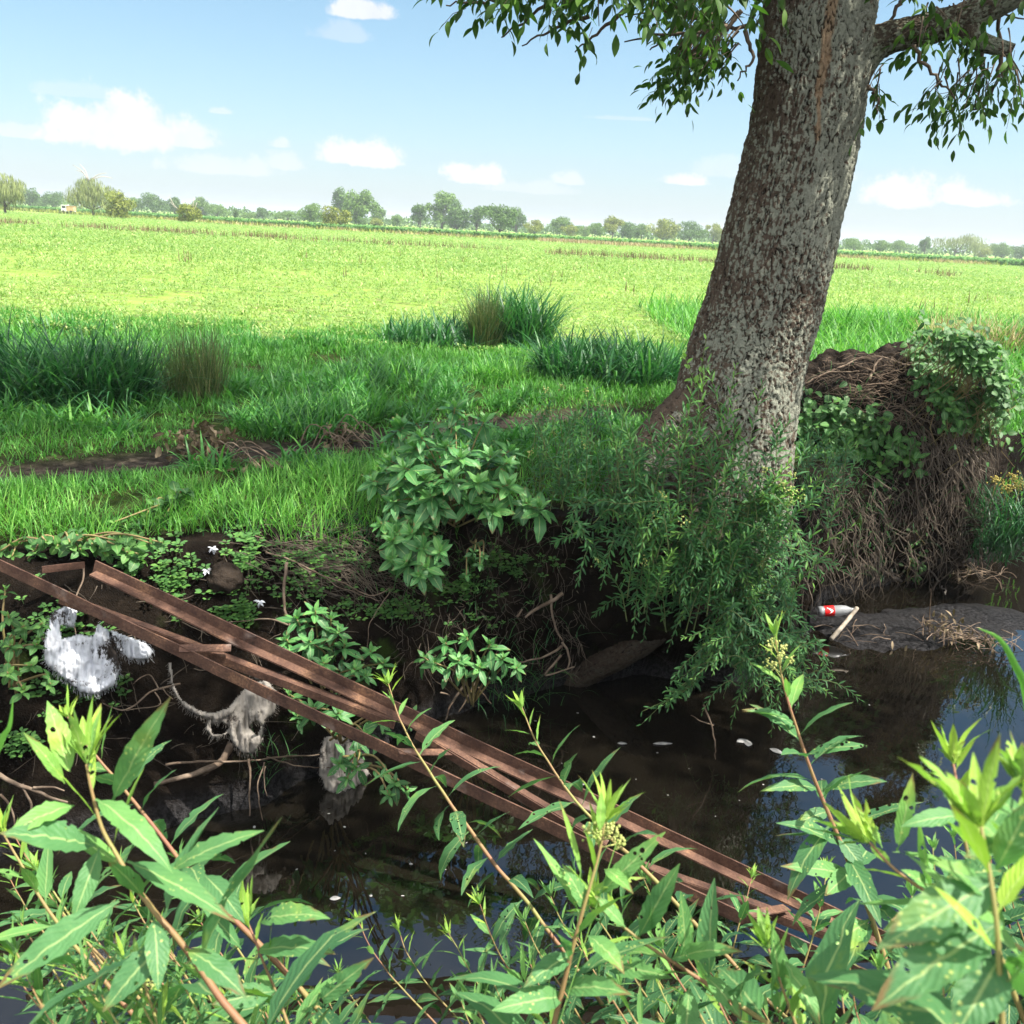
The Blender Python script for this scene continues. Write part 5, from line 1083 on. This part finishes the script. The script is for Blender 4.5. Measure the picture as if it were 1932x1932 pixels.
for pts, r_ in [([(1640, 960), (1655, 1060), (1640, 1100), (1600, 1120)], .025), ([(1640, 1060), (1690, 1090), (1740, 1120), (1730, 1150)], .016), ([(1560, 1110), (1600, 1128), (1650, 1125), (1690, 1115)], .028), ([(1620, 1060), (1600, 1100), (1560, 1118)], .02), ([(1680, 1080), (1700, 1150), (1690, 1170)], .012), ([(1590, 1040), (1620, 1100), (1615, 1135)], .016), ([(1535, 1130), (1545, 1170), (1530, 1180)], .014), ([(1735, 1060), (1770, 1100), (1790, 1120)], .01)]:
    rootline(mb, [toward(surf(a, b, 7.8), .07) for a, b in pts], r_, r_*.5, .05, 26, 8)
part(mb, 'exposed_root', simple_mat('grey_root', (.12, .10, .085), (.27, .235, .20), 14, .85, bump=.8, bscale=70), mo)
def cover(label, nm, cat, pxs, Lr, Wr, mat, prof='heart', Yg=8.0, offr=(.04, .22), group=None, n=1, tm=.45):
    p0 = surf(*pxs[0][:2], Yg); th = thing(nm, label, cat, (p0[0], p0[1], gz(p0[0], p0[1])), group); ml = MB(); ms = MB()
    for (px, py, sx_, sy_, cnt) in pxs:
        x = rng.normal(px, sx_, cnt); y = rng.normal(py, sy_, cnt); P = np.array([toward(surf(a, b, Yg), rng.uniform(*offr)) for a, b in zip(x, y)])
        D = np.stack([rng.normal(0, 1, cnt), rng.normal(-.6, .5, cnt), rng.normal(-.45, .45, cnt)], -1); U = np.stack([rng.normal(0, .4, cnt), rng.normal(-.6, .3, cnt), np.ones(cnt)], -1)
        leaves(ml, P, D, U, rng.uniform(*Lr, cnt), rng.uniform(*Wr, cnt), rng.uniform(.1, .7, cnt), .15, 5, prof, np.clip(rng.normal(tm, .22, cnt), 0, 1), 2)
        for k in range(cnt//8):
            a_ = P[k]; tube(ms, [a_, a_+np.array([rng.normal(0, .06), .05, -.14]), a_+np.array([rng.normal(0, .1), .14, -.3])], .003, 4)
    part(ms, 'stem', M_stem, th); part(ml, 'foliage', mat, th)
cover('green bush of heart-shaped leaves on the right end of the earth mound', 'leafy_bush', 'bush', [(1790, 700, 26, 30, 900), (1840, 720, 30, 42, 1100), (1860, 760, 22, 32, 600), (1815, 775, 20, 16, 300), (1750, 660, 16, 20, 320), (1800, 655, 26, 14, 300)], (.045, .085), (.034, .058), M_heart, offr=(.02, .38))
cover('leafy creeper spreading over the left slope of the earth mound', 'creeper', 'creeper', [(1570, 785, 24, 18, 130), (1630, 806, 30, 18, 120), (1610, 850, 30, 28, 140), (1565, 850, 26, 34, 170), (1520, 830, 10, 40, 100), (1700, 850, 24, 22, 80)], (.05, .10), (.04, .07), M_heart, offr=(.04, .18))
cover('small-leaved weeds on the face of the mound above the bottle', 'bank_weed', 'weed', [(1600, 930, 40, 22, 160), (1640, 900, 30, 20, 110), (1730, 1060, 10, 30, 60), (1560, 980, 25, 30, 100)], (.025, .05), (.018, .032), M_heart, offr=(.02, .08))
# reeds at the right edge
def reed(label, pxs, H, n, tm, mat=M_dark, heads=None):
    p0 = at(*pxs[0]); th = thing('reed_clump', label, 'reeds', p0, 'reeds at the right edge of the stream'); mb = MB()
    for (px, py, Yd) in pxs:
        p = at(px, py, Yd); k = n; blades(mb, p+rng.normal(0, .06, (k, 3)), H*rng.uniform(.6, 1.1, k), .011, .35, (.6, 2.4), np.clip(rng.normal(tm, .2, k), 0, 1), 8)
    part(mb, 'blades', mat, th)
    if heads:
        mf = MB()
        for (px, py, Yd) in heads:
            p = at(px, py, Yd)
            for z in range(46): ball(mf, p+rng.normal(0, .035, 3)*np.array([1, 1, .5]), .009*rng.uniform(.6, 1.2), 6, 4)
            tube(mf, [p, p+np.array([0, .02, -.35])], .003, 4)
        part(mf, 'flower_head', simple_mat('sedge_head', (.20, .17, .04), (.34, .28, .08), 40, .8), th)
reed('reeds with yellow seed heads at the right edge above the water', [(1885, 1010, 8.0), (1905, 1030, 7.9), (1930, 1020, 7.8), (1955, 1000, 7.8)], .62, 60, .5, M_dark, [(1880, 905, 8.1), (1912, 900, 8.0), (1925, 915, 8.0), (1900, 922, 8.1)])
reed('dark drooping reeds between the mound and the yellow seed heads', [(1840, 1030, 8.3), (1862, 1040, 8.2), (1880, 1045, 8.1), (1850, 960, 8.3)], .40, 60, .25)

# ------------------------------------------------------------------ dead leaves, straw, roots and seedlings on the near part of the far bank
def leafpile(label, c, n, R, Hh, L=.12, W=.05, stick=None):
    th = thing('dead_leaf_pile', label, 'dead leaves', c, 'piles of dead leaves by the track'); ml = MB()
    P = np.array(c)+rng.normal(0, 1, (n, 3))*np.array([R, R*.6, 0])+np.stack([0*np.arange(n), 0*np.arange(n), rng.uniform(.01, Hh, n)], -1)
    leaves(ml, P, np.stack([rng.normal(0, 1, n), rng.normal(0, .7, n), rng.normal(-.6, .6, n)], -1), rng.normal(0, 1, (n, 3)), L*rng.uniform(.6, 1.1, n), W*rng.uniform(.6, 1.1, n), rng.uniform(.5, 2.2, n), .5, 6, 'ovate', rng.uniform(0, 1, n), 2, .05, rng.normal(0, .7, n), .25, rng)
    part(ml, 'foliage', M_dryleaf, th)
    mt = MB()
    for k in range(5): a_ = np.array(c)+rng.normal(0, .08, 3)*np.array([1, 1, .3]); tube(mt, catmull([a_, a_+np.array([.12, -.03, .12+.1*rng.uniform()]), a_+np.array([.35*rng.uniform(.6, 1.2), -.1, .02])], 10), np.linspace(.006, .003, 10), 5)
    part(mt, 'twig', M_root, th)
leafpile('large heap of curled brown dead leaves on the bare track', hit(385, 872)+np.array([0, 0, 0.0]), 150, .10, .26, .105, .040)
leafpile('scatter of dead leaves just right of the large brown heap', hit(455, 885), 60, .14, .05, .09, .035)
leafpile('small droop of brown dead leaves left of the big shrub', hit(645, 838), 40, .06, .18, .10, .035)
leafpile('few pale dead leaves lying at the foot of the big shrub', hit(600, 850), 24, .22, .03, .08, .035)
mb = MB()
for i in range(420):
    px, py = rng.normal(610, 85), rng.normal(1030, 48); p = toward(hit(px, py), .03); a_ = np.radians(rng.normal(-28, 26)); l_ = rng.uniform(.08, .40)
    q = toward(hit(px+l_*300*math.cos(a_), py-l_*300*math.sin(a_)), .04); rootline(mb, [p, (p+q)/2+np.array([0, -.02, .02]), q], rng.uniform(.0012, .0035), .001, .02, 8, 4)
for i in range(120):
    px, py = rng.uniform(60, 700), rng.uniform(1060, 1420); p = toward(hit(px, py), .03); q = toward(hit(px+rng.normal(0, 50), py+rng.normal(10, 30)), .04); rootline(mb, [p, q], rng.uniform(.001, .003), .001, .04, 9, 4)
tag(mb.build('fallen_straw', M_strawr), 'dead straw and stalks lying on the dark bank under the grass', 'straw', kind='stuff')
mb = MB()
for i in range(330):
    px, py = rng.uniform(740, 1100), rng.uniform(985, 1260); p = toward(hit(px, py), .0); q = p+np.array([rng.normal(0, .09), -.05-.05*rng.uniform(), -rng.uniform(.02, .22)]); rootline(mb, [p, (p+q)/2+np.array([rng.normal(0, .03), -.05, .01]), q], rng.uniform(.001, .003), .0008, .04, 10, 4)
tag(mb.build('fine_roots', M_strawr), 'fine dead roots dangling from the bare bank below the big shrub', 'roots', kind='stuff')
def branch(label, polys, r0, mat=M_root, lift=.07, nm='dead_branch', wob=.025, Yf=None):
    P0 = [toward(hit(a, b), lift) if Yf is None else at(a, b, Yf) for a, b in polys[0]]; th = thing(nm, label, 'branch', P0[0], 'dead branches and roots on the far bank')
    for k, pl in enumerate(polys):
        P = P0 if k == 0 else [toward(hit(a, b), lift) if Yf is None else at(a, b, Yf) for a, b in pl]; mb = MB(); rootline(mb, P, r0*(1 if k == 0 else .6), r0*(.45 if k == 0 else .3), wob, 30, 7); part(mb, 'main_stem' if k == 0 else 'side_twig', mat, th)
branch('pale upright stick left of the shrub behind the upper rusty bar', [[(540, 1060), (535, 1120), (545, 1180), (540, 1205)], [(545, 1180), (500, 1165), (420, 1180)]], .010)
branch('thin twig looped in front of the white torn sack', [[(80, 1200), (130, 1222), (200, 1222), (260, 1195)]], .005, lift=.14)
branch('upright twig behind the left rusty bar', [[(160, 1065), (150, 1110), (140, 1160), (142, 1220)]], .005, lift=.12)
branch('thin forked root between the white and the grey sack', [[(340, 1290), (290, 1305), (240, 1335), (195, 1330)], [(300, 1300), (280, 1275), (250, 1290)], [(290, 1305), (300, 1330), (240, 1345)], [(310, 1295), (330, 1320)]], .006)
branch('long level twig below the grey sack', [[(310, 1442), (400, 1436), (500, 1428), (600, 1424)], [(500, 1428), (560, 1442), (620, 1450)]], .007, lift=.13)
branch('thick pale branch curving down under the grey sack', [[(440, 1400), (420, 1435), (360, 1462), (290, 1478)]], .022, lift=.1)
branch('pale dead branch at the left edge below the bare soil', [[(-10, 1460), (40, 1482), (85, 1500), (125, 1510)], [(40, 1482), (55, 1530), (35, 1560)], [(0, 1500), (20, 1520), (30, 1560)], [(60, 1490), (90, 1486), (120, 1495)]], .010, Yf=3.35)
branch('twigs propped against the bank under the small waterline shrub', [[(880, 1280), (860, 1320), (842, 1362)], [(905, 1270), (880, 1320), (868, 1345)], [(830, 1310), (850, 1312)], [(905, 1295), (925, 1330)]], .010, lift=.15)
branch('grey roots sticking out of the bank right of the waterline shrub', [[(1060, 1120), (1010, 1150), (990, 1165)], [(1040, 1120), (1045, 1180), (1060, 1210)], [(1060, 1215), (1020, 1240), (960, 1250)], [(1060, 1210), (1075, 1240), (1070, 1260)], [(1060, 1240), (1030, 1275), (1085, 1260)], [(970, 1165), (985, 1150)]], .014, M_root, .10)
branch('dead stalks lying across the straw towards the frame', [[(500, 1040), (600, 1080), (700, 1120), (745, 1110)], [(560, 1060), (640, 1105), (720, 1135)], [(745, 1105), (700, 1170), (690, 1230)], [(480, 1010), (560, 1050)]], .005)
branch('pale bent twig dipping into the water below the hanging weeds', [[(1330, 1330), (1345, 1370), (1352, 1410), (1355, 1436)], [(1345, 1370), (1300, 1350)]], .005, Yf=4.9)
branch('hanging rootlets under the long level twig', [[(470, 1430), (472, 1480), (468, 1540)], [(500, 1440), (505, 1500)], [(495, 1440), (488, 1500), (500, 1550)]], .007, lift=.15)
mb = MB(); ml = MB()
def seedlings(px, py, n, sx_, sy_, L=.03):
    for i in range(n):
        p = toward(hit(rng.normal(px, sx_), rng.normal(py, sy_)), .035); k = 5; a_ = np.arange(k)*GA+rng.uniform(0, 6); s_ = L*rng.uniform(.6, 1.3)
        D = np.stack([np.cos(a_), np.sin(a_)-.4, np.full(k, .35)], -1); leaves(ml, np.repeat(p[None], k, 0)+D*s_*.3, D, [0, -.4, 1.], s_, s_*.62, .3, .15, 4, 'ovate', np.clip(rng.normal(.6, .2, k), 0, 1), 2)
        tube(ml, [p, p+np.array([0, .02, -.05])], .0012, 3)
for a in [(440, 1145, 40, 26, 26), (330, 1075, 60, 22, 44), (250, 1050, 60, 12, 34), (470, 1060, 60, 22, 30), (580, 1090, 50, 30, 26), (70, 1240, 40, 60, 60), (150, 1290, 40, 40, 22), (120, 1190, 40, 40, 30), (30, 1400, 20, 20, 14), (620, 1050, 60, 40, 20), (860, 1110, 90, 60, 24), (960, 1060, 60, 40, 14), (740, 1150, 60, 60, 10), (460, 1165, 16, 14, 12)]: seedlings(*a)
tag(ml.build('bank_seedlings', M_heart), 'small green seedlings sprouting on the bare dark bank', 'seedlings', kind='stuff')
mb = MB()   # thin hanging grass blades on the wall
for (px, py, sx_, sy_, cnt, h_) in [(700, 1010, 70, 40, 420, .14), (860, 1090, 90, 50, 240, .2), (990, 1280, 45, 40, 70, .3), (500, 1440, 20, 20, 24, .2), (1560, 900, 60, 70, 560, .24), (1640, 980, 60, 60, 420, .24), (1600, 800, 60, 40, 260, .25), (430, 985, 140, 14, 260, .12), (960, 1330, 40, 20, 30, .3)]:
    P = np.array([toward(hit(rng.normal(px, sx_), rng.normal(py, sy_)) if (px < 1400 or rng.uniform() < .5) else surf(rng.normal(px, sx_), rng.normal(py, sy_), 7.9), .02) for _ in range(cnt)]); blades(mb, P, h_*rng.uniform(.5, 1.2, cnt), .0045, .6, (.8, 2.6), None, 5)
tag(mb.build('wall_grass', M_dark), 'thin grass blades drooping over the steep dark bank', 'grass', kind='stuff')

# ------------------------------------------------------------------ torn sacks, dirt in streaks
def sack_mat(name, c1, c2, dirt):
    m, nt = new_mat(name); g = nt.n('ShaderNodeNewGeometry'); pos = g.outputs['Position']
    c = nt.mix(nt.noise(pos, 8, 3), c1, c2)
    d_ = nt.m('ADD', nt.m('MULTIPLY', nt.noise(pos, 7, 5), .95), nt.m('MULTIPLY', nt.noise(pos, 90, 3), .30))
    c = nt.mix(nt.step(d_, dirt, dirt+.10), c, (.035, .027, .022))
    uvn = nt.n('ShaderNodeUVMap'); s_ = nt.n('ShaderNodeSeparateXYZ', i0=uvn.outputs[0])
    wv = nt.m('MULTIPLY', nt.m('SINE', nt.m('MULTIPLY', s_.outputs[0], 300.)), nt.m('SINE', nt.m('MULTIPLY', s_.outputs[1], 300.)))
    out(nt, principled(nt, c, .7, .3, nt.m('ADD', nt.m('MULTIPLY', wv, .3), nt.m('MULTIPLY', nt.noise(pos, 40, 5), 1.)), .5, .01)); return m
def inpoly(x, y, poly):
    r = np.zeros(x.shape, bool); n = len(poly)
    for i in range(n):
        x1, y1 = poly[i]; x2, y2 = poly[(i+1) % n]
        c_ = ((y1 > y) != (y2 > y)) & (x < (x2-x1)*(y-y1)/((y2-y1) if y2 != y1 else 1e-9)+x1); r ^= c_
    return r
def sack(label, mats, pieces, holes, off=.10, puff=.05, seed=0, fringe=260):
    th = None
    for kk, poly in enumerate(pieces):
        a = np.array(poly, float); x0, y0 = a.min(0)-4; x1, y1 = a.max(0)+4; st = 2.2
        gx_, gy_ = np.arange(x0, x1, st), np.arange(y0, y1, st); PX, PY = np.meshgrid(gx_, gy_)
        jit = fbm(np.stack([PX*.16, PY*.16, 0*PX+seed], -1).reshape(-1, 3), 3).reshape(PX.shape)*5
        ins = inpoly(PX+jit, PY-jit*.7, poly)
        for h in holes: ins &= ~inpoly(PX+jit*.8, PY+jit*.6, h)
        cxs, cys = np.linspace(x0, x1, 7), np.linspace(y0, y1, 7)
        dep = np.array([[np.linalg.norm(hit(c1, c2)-CAMP) for c1 in cxs] for c2 in cys]); dep = (dep+np.median(dep))/2
        iu = (PX-x0)/(x1-x0)*6; iv = (PY-y0)/(y1-y0)*6; i0 = np.clip(iu.astype(int), 0, 5); j0 = np.clip(iv.astype(int), 0, 5); fu, fv = iu-i0, iv-j0
        de = dep[j0, i0]*(1-fu)*(1-fv)+dep[j0, i0+1]*fu*(1-fv)+dep[j0+1, i0]*(1-fu)*fv+dep[j0+1, i0+1]*fu*fv
        q = np.stack([PX*.05, PY*.022, 0*PX+seed*3.], -1).reshape(-1, 3)
        fold = (1-np.abs(fbm(q*np.array([3.2, 1.0, 1])+4, 3))*4).reshape(PX.shape)*.45+fbm(q*2.6+7, 4).reshape(PX.shape)
        edge = np.zeros(PX.shape); t_ = ins.astype(float)
        for _ in range(10): t_ = (t_+np.roll(t_, 1, 0)+np.roll(t_, -1, 0)+np.roll(t_, 1, 1)+np.roll(t_, -1, 1))/5
        de = de-off-puff*fold*1.2-.03*sst(t_, .4, 1.)
        dv = np.array([ray(a_, b_) for a_, b_ in zip(PX.ravel(), PY.ravel())]); dv = nrm(dv); P = CAMP+dv*de.ravel()[:, None]
        if th is None: th = thing('torn_sack', label, 'sack', P[ins.ravel()].mean(0), 'torn plastic sacks on the bank')
        I = np.arange(PX.size).reshape(PX.shape); full = ins[:-1, :-1] & ins[:-1, 1:] & ins[1:, 1:] & ins[1:, :-1]
        F = np.stack([I[:-1, :-1], I[1:, :-1], I[1:, 1:], I[:-1, 1:]], -1)[full]
        used, inv = np.unique(F, return_inverse=True); mb = MB(); mb.add(P[used], inv.reshape(-1, 4), np.stack([PX, PY], -1).reshape(-1, 2)[used]*.02)
        ob = part(mb, 'sack_cloth', mats, th); md = ob.modifiers.new('thickness', 'SOLIDIFY'); md.thickness = .003; md.offset = 0
        if fringe:
            b_ = ins & ~(np.roll(ins, 1, 0) & np.roll(ins, -1, 0) & np.roll(ins, 1, 1) & np.roll(ins, -1, 1)); bi = np.flatnonzero(b_.ravel()); mf = MB(); cen = P[ins.ravel()].mean(0)
            for i_ in rng.choice(bi, min(fringe, len(bi)), False):
                o = P[i_]; dd = nrm(o-cen)*rng.uniform(.003, .012)+np.array([rng.normal(0, .005), -.003, -.010*rng.uniform(0, 1.6)]); tube(mf, catmull([o-dd*.2, o+dd*.6+rng.normal(0, .002, 3), o+dd*1.2+np.array([0, 0, -.004])], 6), .0007, 3)
            part(mf, 'frayed_threads', mats, th)
M_sackw = sack_mat('white_sack_weave', (.62, .64, .70), (.80, .82, .86), .655); M_sackg = sack_mat('grey_sack_weave', (.20, .18, .16), (.36, .33, .29), .70)
sack('white torn plastic sack with frayed edges under the left rusty bar', M_sackw, [[(92, 1175), (100, 1152), (125, 1142), (148, 1152), (140, 1185), (115, 1180), (118, 1205), (150, 1195), (175, 1200), (185, 1175), (205, 1190), (222, 1235), (228, 1265), (215, 1295), (180, 1312), (150, 1305), (125, 1285), (85, 1255), (82, 1225)], [(205, 1185), (240, 1200), (275, 1212), (292, 1228), (280, 1245), (245, 1245), (222, 1230)]],
     [], .16, .05, 2)
sack('grey torn sack with a looping hem hanging under the rusty bars', M_sackg, [[(425, 1345), (440, 1330), (455, 1305), (470, 1290), (505, 1280), (525, 1310), (520, 1345), (500, 1360), (495, 1400), (480, 1420), (460, 1425), (445, 1410), (428, 1385), (400, 1395), (388, 1375), (395, 1350)],
     [(316, 1250), (324, 1252), (328, 1290), (345, 1320), (372, 1338), (400, 1345), (430, 1335), (450, 1310), (455, 1320), (440, 1350), (410, 1362), (380, 1355), (350, 1338), (326, 1305)], [(465, 1262), (500, 1265), (512, 1285), (480, 1284)]],
     [[(398, 1368), (420, 1364), (432, 1372), (420, 1386), (402, 1384)], [(470, 1372), (482, 1360), (492, 1368), (486, 1388)]], .15, .045, 5)
sack('small grey crumpled sack dipping into the water behind leaves', M_sackg, [[(612, 1390), (640, 1385), (668, 1402), (690, 1440), (698, 1460), (680, 1480), (660, 1495), (640, 1508), (612, 1490), (600, 1450), (603, 1415)]], [], .12, .05, 9, 60)
for (px, py, lab) in [(402, 1036, 'small white plastic scrap lying on the bare soil by the grass'), (392, 1076, 'tiny white plastic scrap beside the soil clod'), (490, 1136, 'white shredded plastic scrap among the seedlings')]:
    p = toward(hit(px, py), .05); th = thing('plastic_scrap', lab, 'litter', p); mb = MB(); n = 9
    leaves(mb, np.repeat(p[None], n, 0), rng.normal(0, 1, (n, 3))*np.array([1, .6, .6]), [0, -.5, 1.], .045*rng.uniform(.5, 1.1, n), .012, 1.0, .3, 4, 'ovate', .5, 2, 0, None, .3, rng); part(mb, 'sheet', M_sackw, th)
mb = MB(); p = hit(425, 1098); ball(mb, p+np.array([0, -.02, .02]), (.10, .09, .085), 40, 30, .5, .3, 4); tag(mb.build('soil_clod', M_mound), 'dark lump of soil on the bank between straw and rusty bar', 'clod')

# ------------------------------------------------------------------ bottle, stick and drift twigs by the mud bar
M_clear = bpy.data.materials.new('clear_plastic'); M_clear.use_nodes = True; nt = NT(M_clear.node_tree)
p_ = principled(nt, (.30, .31, .32), .3, .5); tr_ = nt.n('ShaderNodeBsdfTransparent'); out(nt, nt.n('ShaderNodeMixShader', i0=.35, i1=p_.outputs[0], i2=tr_.outputs[0]))
M_red = simple_mat('red_label', (.55, .012, .012), (.62, .02, .02), 5, .4); M_whl = simple_mat('white_mark', (.8, .8, .8), (.85, .85, .85), 5, .4)
ba, bb = at(1543, 1154, 7.0), at(1614, 1150, 7.0); bt = thing('plastic_bottle', 'clear plastic bottle with a red label lying under the roots', 'bottle', (ba+bb)/2)
def lathe(mb, A, B, prof, sides=24):
    A, B = np.asarray(A), np.asarray(B); t = np.array([q_[0] for q_ in prof]); r = np.array([q_[1] for q_ in prof]); tube(mb, A+(B-A)*t[:, None], r, sides, cap=False)
mb = MB(); lathe(mb, ba, bb, [(0, .004), (.001, .03), (.03, .041), (.1, .042), (.12, .040), (.3, .040), (.32, .042), (.62, .042), (.75, .036), (.88, .018), (.93, .0145), (.97, .0145), (1., .014), (1.001, .002)]); part(mb, 'body', M_clear, bt)
mb = MB(); lathe(mb, ba, bb, [(.16, .0428), (.42, .0428)]); lb = part(mb, 'label', M_red, bt)
ax = nrm(bb-ba); vw = nrm(CAMP-ba); vw = nrm(vw-(vw@ax)*ax); up_ = np.cross(vw, ax); up_ = up_ if up_[2] > 0 else -up_
mb = MB(); n = 14; t_ = np.linspace(0, 1, n); an = np.radians(-30+70*t_); bd = .0434; cc = ba+(bb-ba)*(.27+.07*np.sin(t_*4))[:, None]+bd*(np.cos(an)[:, None]*vw+np.sin(an)[:, None]*up_); ww = (ax*.010)*np.sin(np.pi*np.clip(t_, .05, .95))[:, None]
i = np.arange(2*n).reshape(n, 2); mb.add(np.stack([cc-ww, cc+ww], 1), np.stack([i[:-1, 0], i[:-1, 1], i[1:, 1], i[1:, 0]], -1)); wm = part(mb, 'label_mark', M_whl, bt)
a_, b_ = at(1568, 1206, 6.55), at(1617, 1147, 6.85); st_ = thing('driftwood_stick', 'pale thick stick leaning on the mud bar by the bottle', 'stick', a_)
mb = MB(); C = catmull([a_, (a_+b_)/2+np.array([0, 0, -.01]), b_], 30); tube(mb, C+fbm(C*15, 3)[:, None]*.012, .017+.004*fbm(C*12, 2), 12); part(mb, 'main_stem', simple_mat('driftwood', (.19, .16, .12), (.36, .31, .25), 12, .8, bump=.5, bscale=60), st_)
def twigheap(label, c, n, R, H, tall=None, leavesn=20):
    th = thing('twig_heap', label, 'twigs', c, 'drift twig heaps on the mud bar'); mb = MB(); ml = MB(); c = np.array(c)
    for i in range(n):
        o = c+rng.normal(0, 1, 3)*np.array([R, R*.6, 0])+np.array([0, 0, rng.uniform(.0, H*.5)]); d_ = nrm(rng.normal(0, 1, 3)*np.array([1, .7, .35])); l_ = rng.uniform(.08, .3); rootline(mb, [o-d_*l_/2, o+np.array([0, 0, .02]), o+d_*l_/2], rng.uniform(.002, .005), .0015, .03, 12, 5)
    if tall is not None: rootline(mb, tall, .006, .003, .02, 16, 5)
    P = c+rng.normal(0, 1, (leavesn, 3))*np.array([R*.6, R*.4, 0])+np.stack([np.zeros(leavesn), np.zeros(leavesn), rng.uniform(0, H, leavesn)], -1)
    leaves(ml, P, rng.normal(0, 1, (leavesn, 3))+np.array([0, 0, -.5]), [0, 0, 1.], .07, .02, rng.uniform(.3, 2, leavesn), .3, 5, 'lance2', rng.uniform(.2, 1, leavesn), 2); part(mb, 'twigs', M_root, th); part(ml, 'dead_leaves', M_dryleaf, th)
twigheap('brown twig and leaf tuft in the middle of the mud bar with one upright twig', atz(1780, 1205, -1.24), 34, .12, .22, [at(1755, 1200, 6.95), at(1752, 1160, 6.93), at(1757, 1110, 6.9)], 46)
twigheap('dark drift twigs with pale sticks at the right end of the mud bar', atz(1850, 1215, -1.26), 40, .17, .12, None, 16)
twigheap('dark drift twigs in the water behind the mud bar', atz(1805, 1080, -1.28), 34, .22, .06, None, 8)
twigheap('thin dark twigs lying flat on the left of the mud bar', atz(1620, 1200, -1.25), 14, .2, .02, None, 4)
# floating scraps
mbp = MB(); ball(mbp, (0, 0, 0), (.014, .010, .002), 10, 6, .5, .3, 1); M_foam = simple_mat('foam_scrap', (.16, .16, .15), (.34, .33, .32), 30, .7)
f0 = mbp.build('foam_scrap', M_foam); fl = [(775, 1630), (632, 1605), (1010, 1360), (1120, 1390), (1240, 1420), (1060, 1440), (700, 1690), (1200, 1470), (620, 1535), (1395, 1510), (650, 1560), (1300, 1450), (1180, 1520), (1260, 1500), (560, 1640), (840, 1640), (880, 1590), (1500, 1330), (1640, 1330), (1690, 1520), (1580, 1400), (1100, 1480), (930, 1420), (1350, 1540), (480, 1560), (1440, 1480), (690, 1610), (760, 1690), (1550, 1470), (1090, 1345)]
for k_, (px, py) in enumerate(fl):
    o = f0 if k_ == 0 else f0.copy()
    if k_: COL.objects.link(o)
    q = atz(px, py, WZ+.002); o.location = tuple(q); s_ = rng.uniform(.25, .8); o.scale = (s_, s_*rng.uniform(.5, 1.4), s_); o.rotation_euler = (0, 0, rng.uniform(0, 6)); tag(o, 'tiny pale scrap of foam floating on the dark water', 'floating scrap', 'pale scraps floating on the stream')
def fleaf(label, px, py, L, W, mat, t_):
    q = atz(px, py, WZ+.006); mb = MB(); leaves(mb, [q], [[math.cos(t_), math.sin(t_), 0]], [0, 0, 1.], L, W, .1, .1, 6, 'ovate', .9, 2); o = mb.build('floating_leaf', mat, world=q); o.location = tuple(q); md = o.modifiers.new('thickness', 'SOLIDIFY'); md.thickness = .002; tag(o, label, 'floating leaf')
fleaf('larger pale oval leaf floating between the bars and the lower water', 622, 1696, .05, .03, M_foam, .3)
fleaf('pale leaf floating right of the slender weed tip', 1165, 1402, .06, .03, M_foam, .1)
fleaf('long pale scrap floating below the shaded hanging weeds', 1232, 1403, .13, .03, M_foam, .2)
fleaf('white leaf floating below the trailing wiry weeds', 1390, 1400, .09, .05, M_foam, .5)
fleaf('second white leaf floating beside the trailing wiry weeds', 1412, 1408, .08, .05, M_foam, 1.4)
fleaf('third white leaf floating at the end of the trailing wiry weeds', 1452, 1412, .09, .05, M_foam, -.6)
# ------------------------------------------------------------------ humid air
m = bpy.data.materials.new('humid_air'); m.use_nodes = True; nt = NT(m.node_tree)
v = nt.n('ShaderNodeVolumePrincipled'); v.inputs['Color'].default_value = (.86, .93, 1.0, 1); v.inputs['Density'].default_value = 0.0005; v.inputs['Anisotropy'].default_value = .2
o_ = nt.n('ShaderNodeOutputMaterial'); nt.set(o_.inputs[1], v.outputs[0])
mb = MB(); box(mb, (0, 0, 5.5), (3600, 3600, 17)); tag(mb.build('haze', m, smooth=False), 'pale humid haze over the far field', 'haze', kind='stuff')
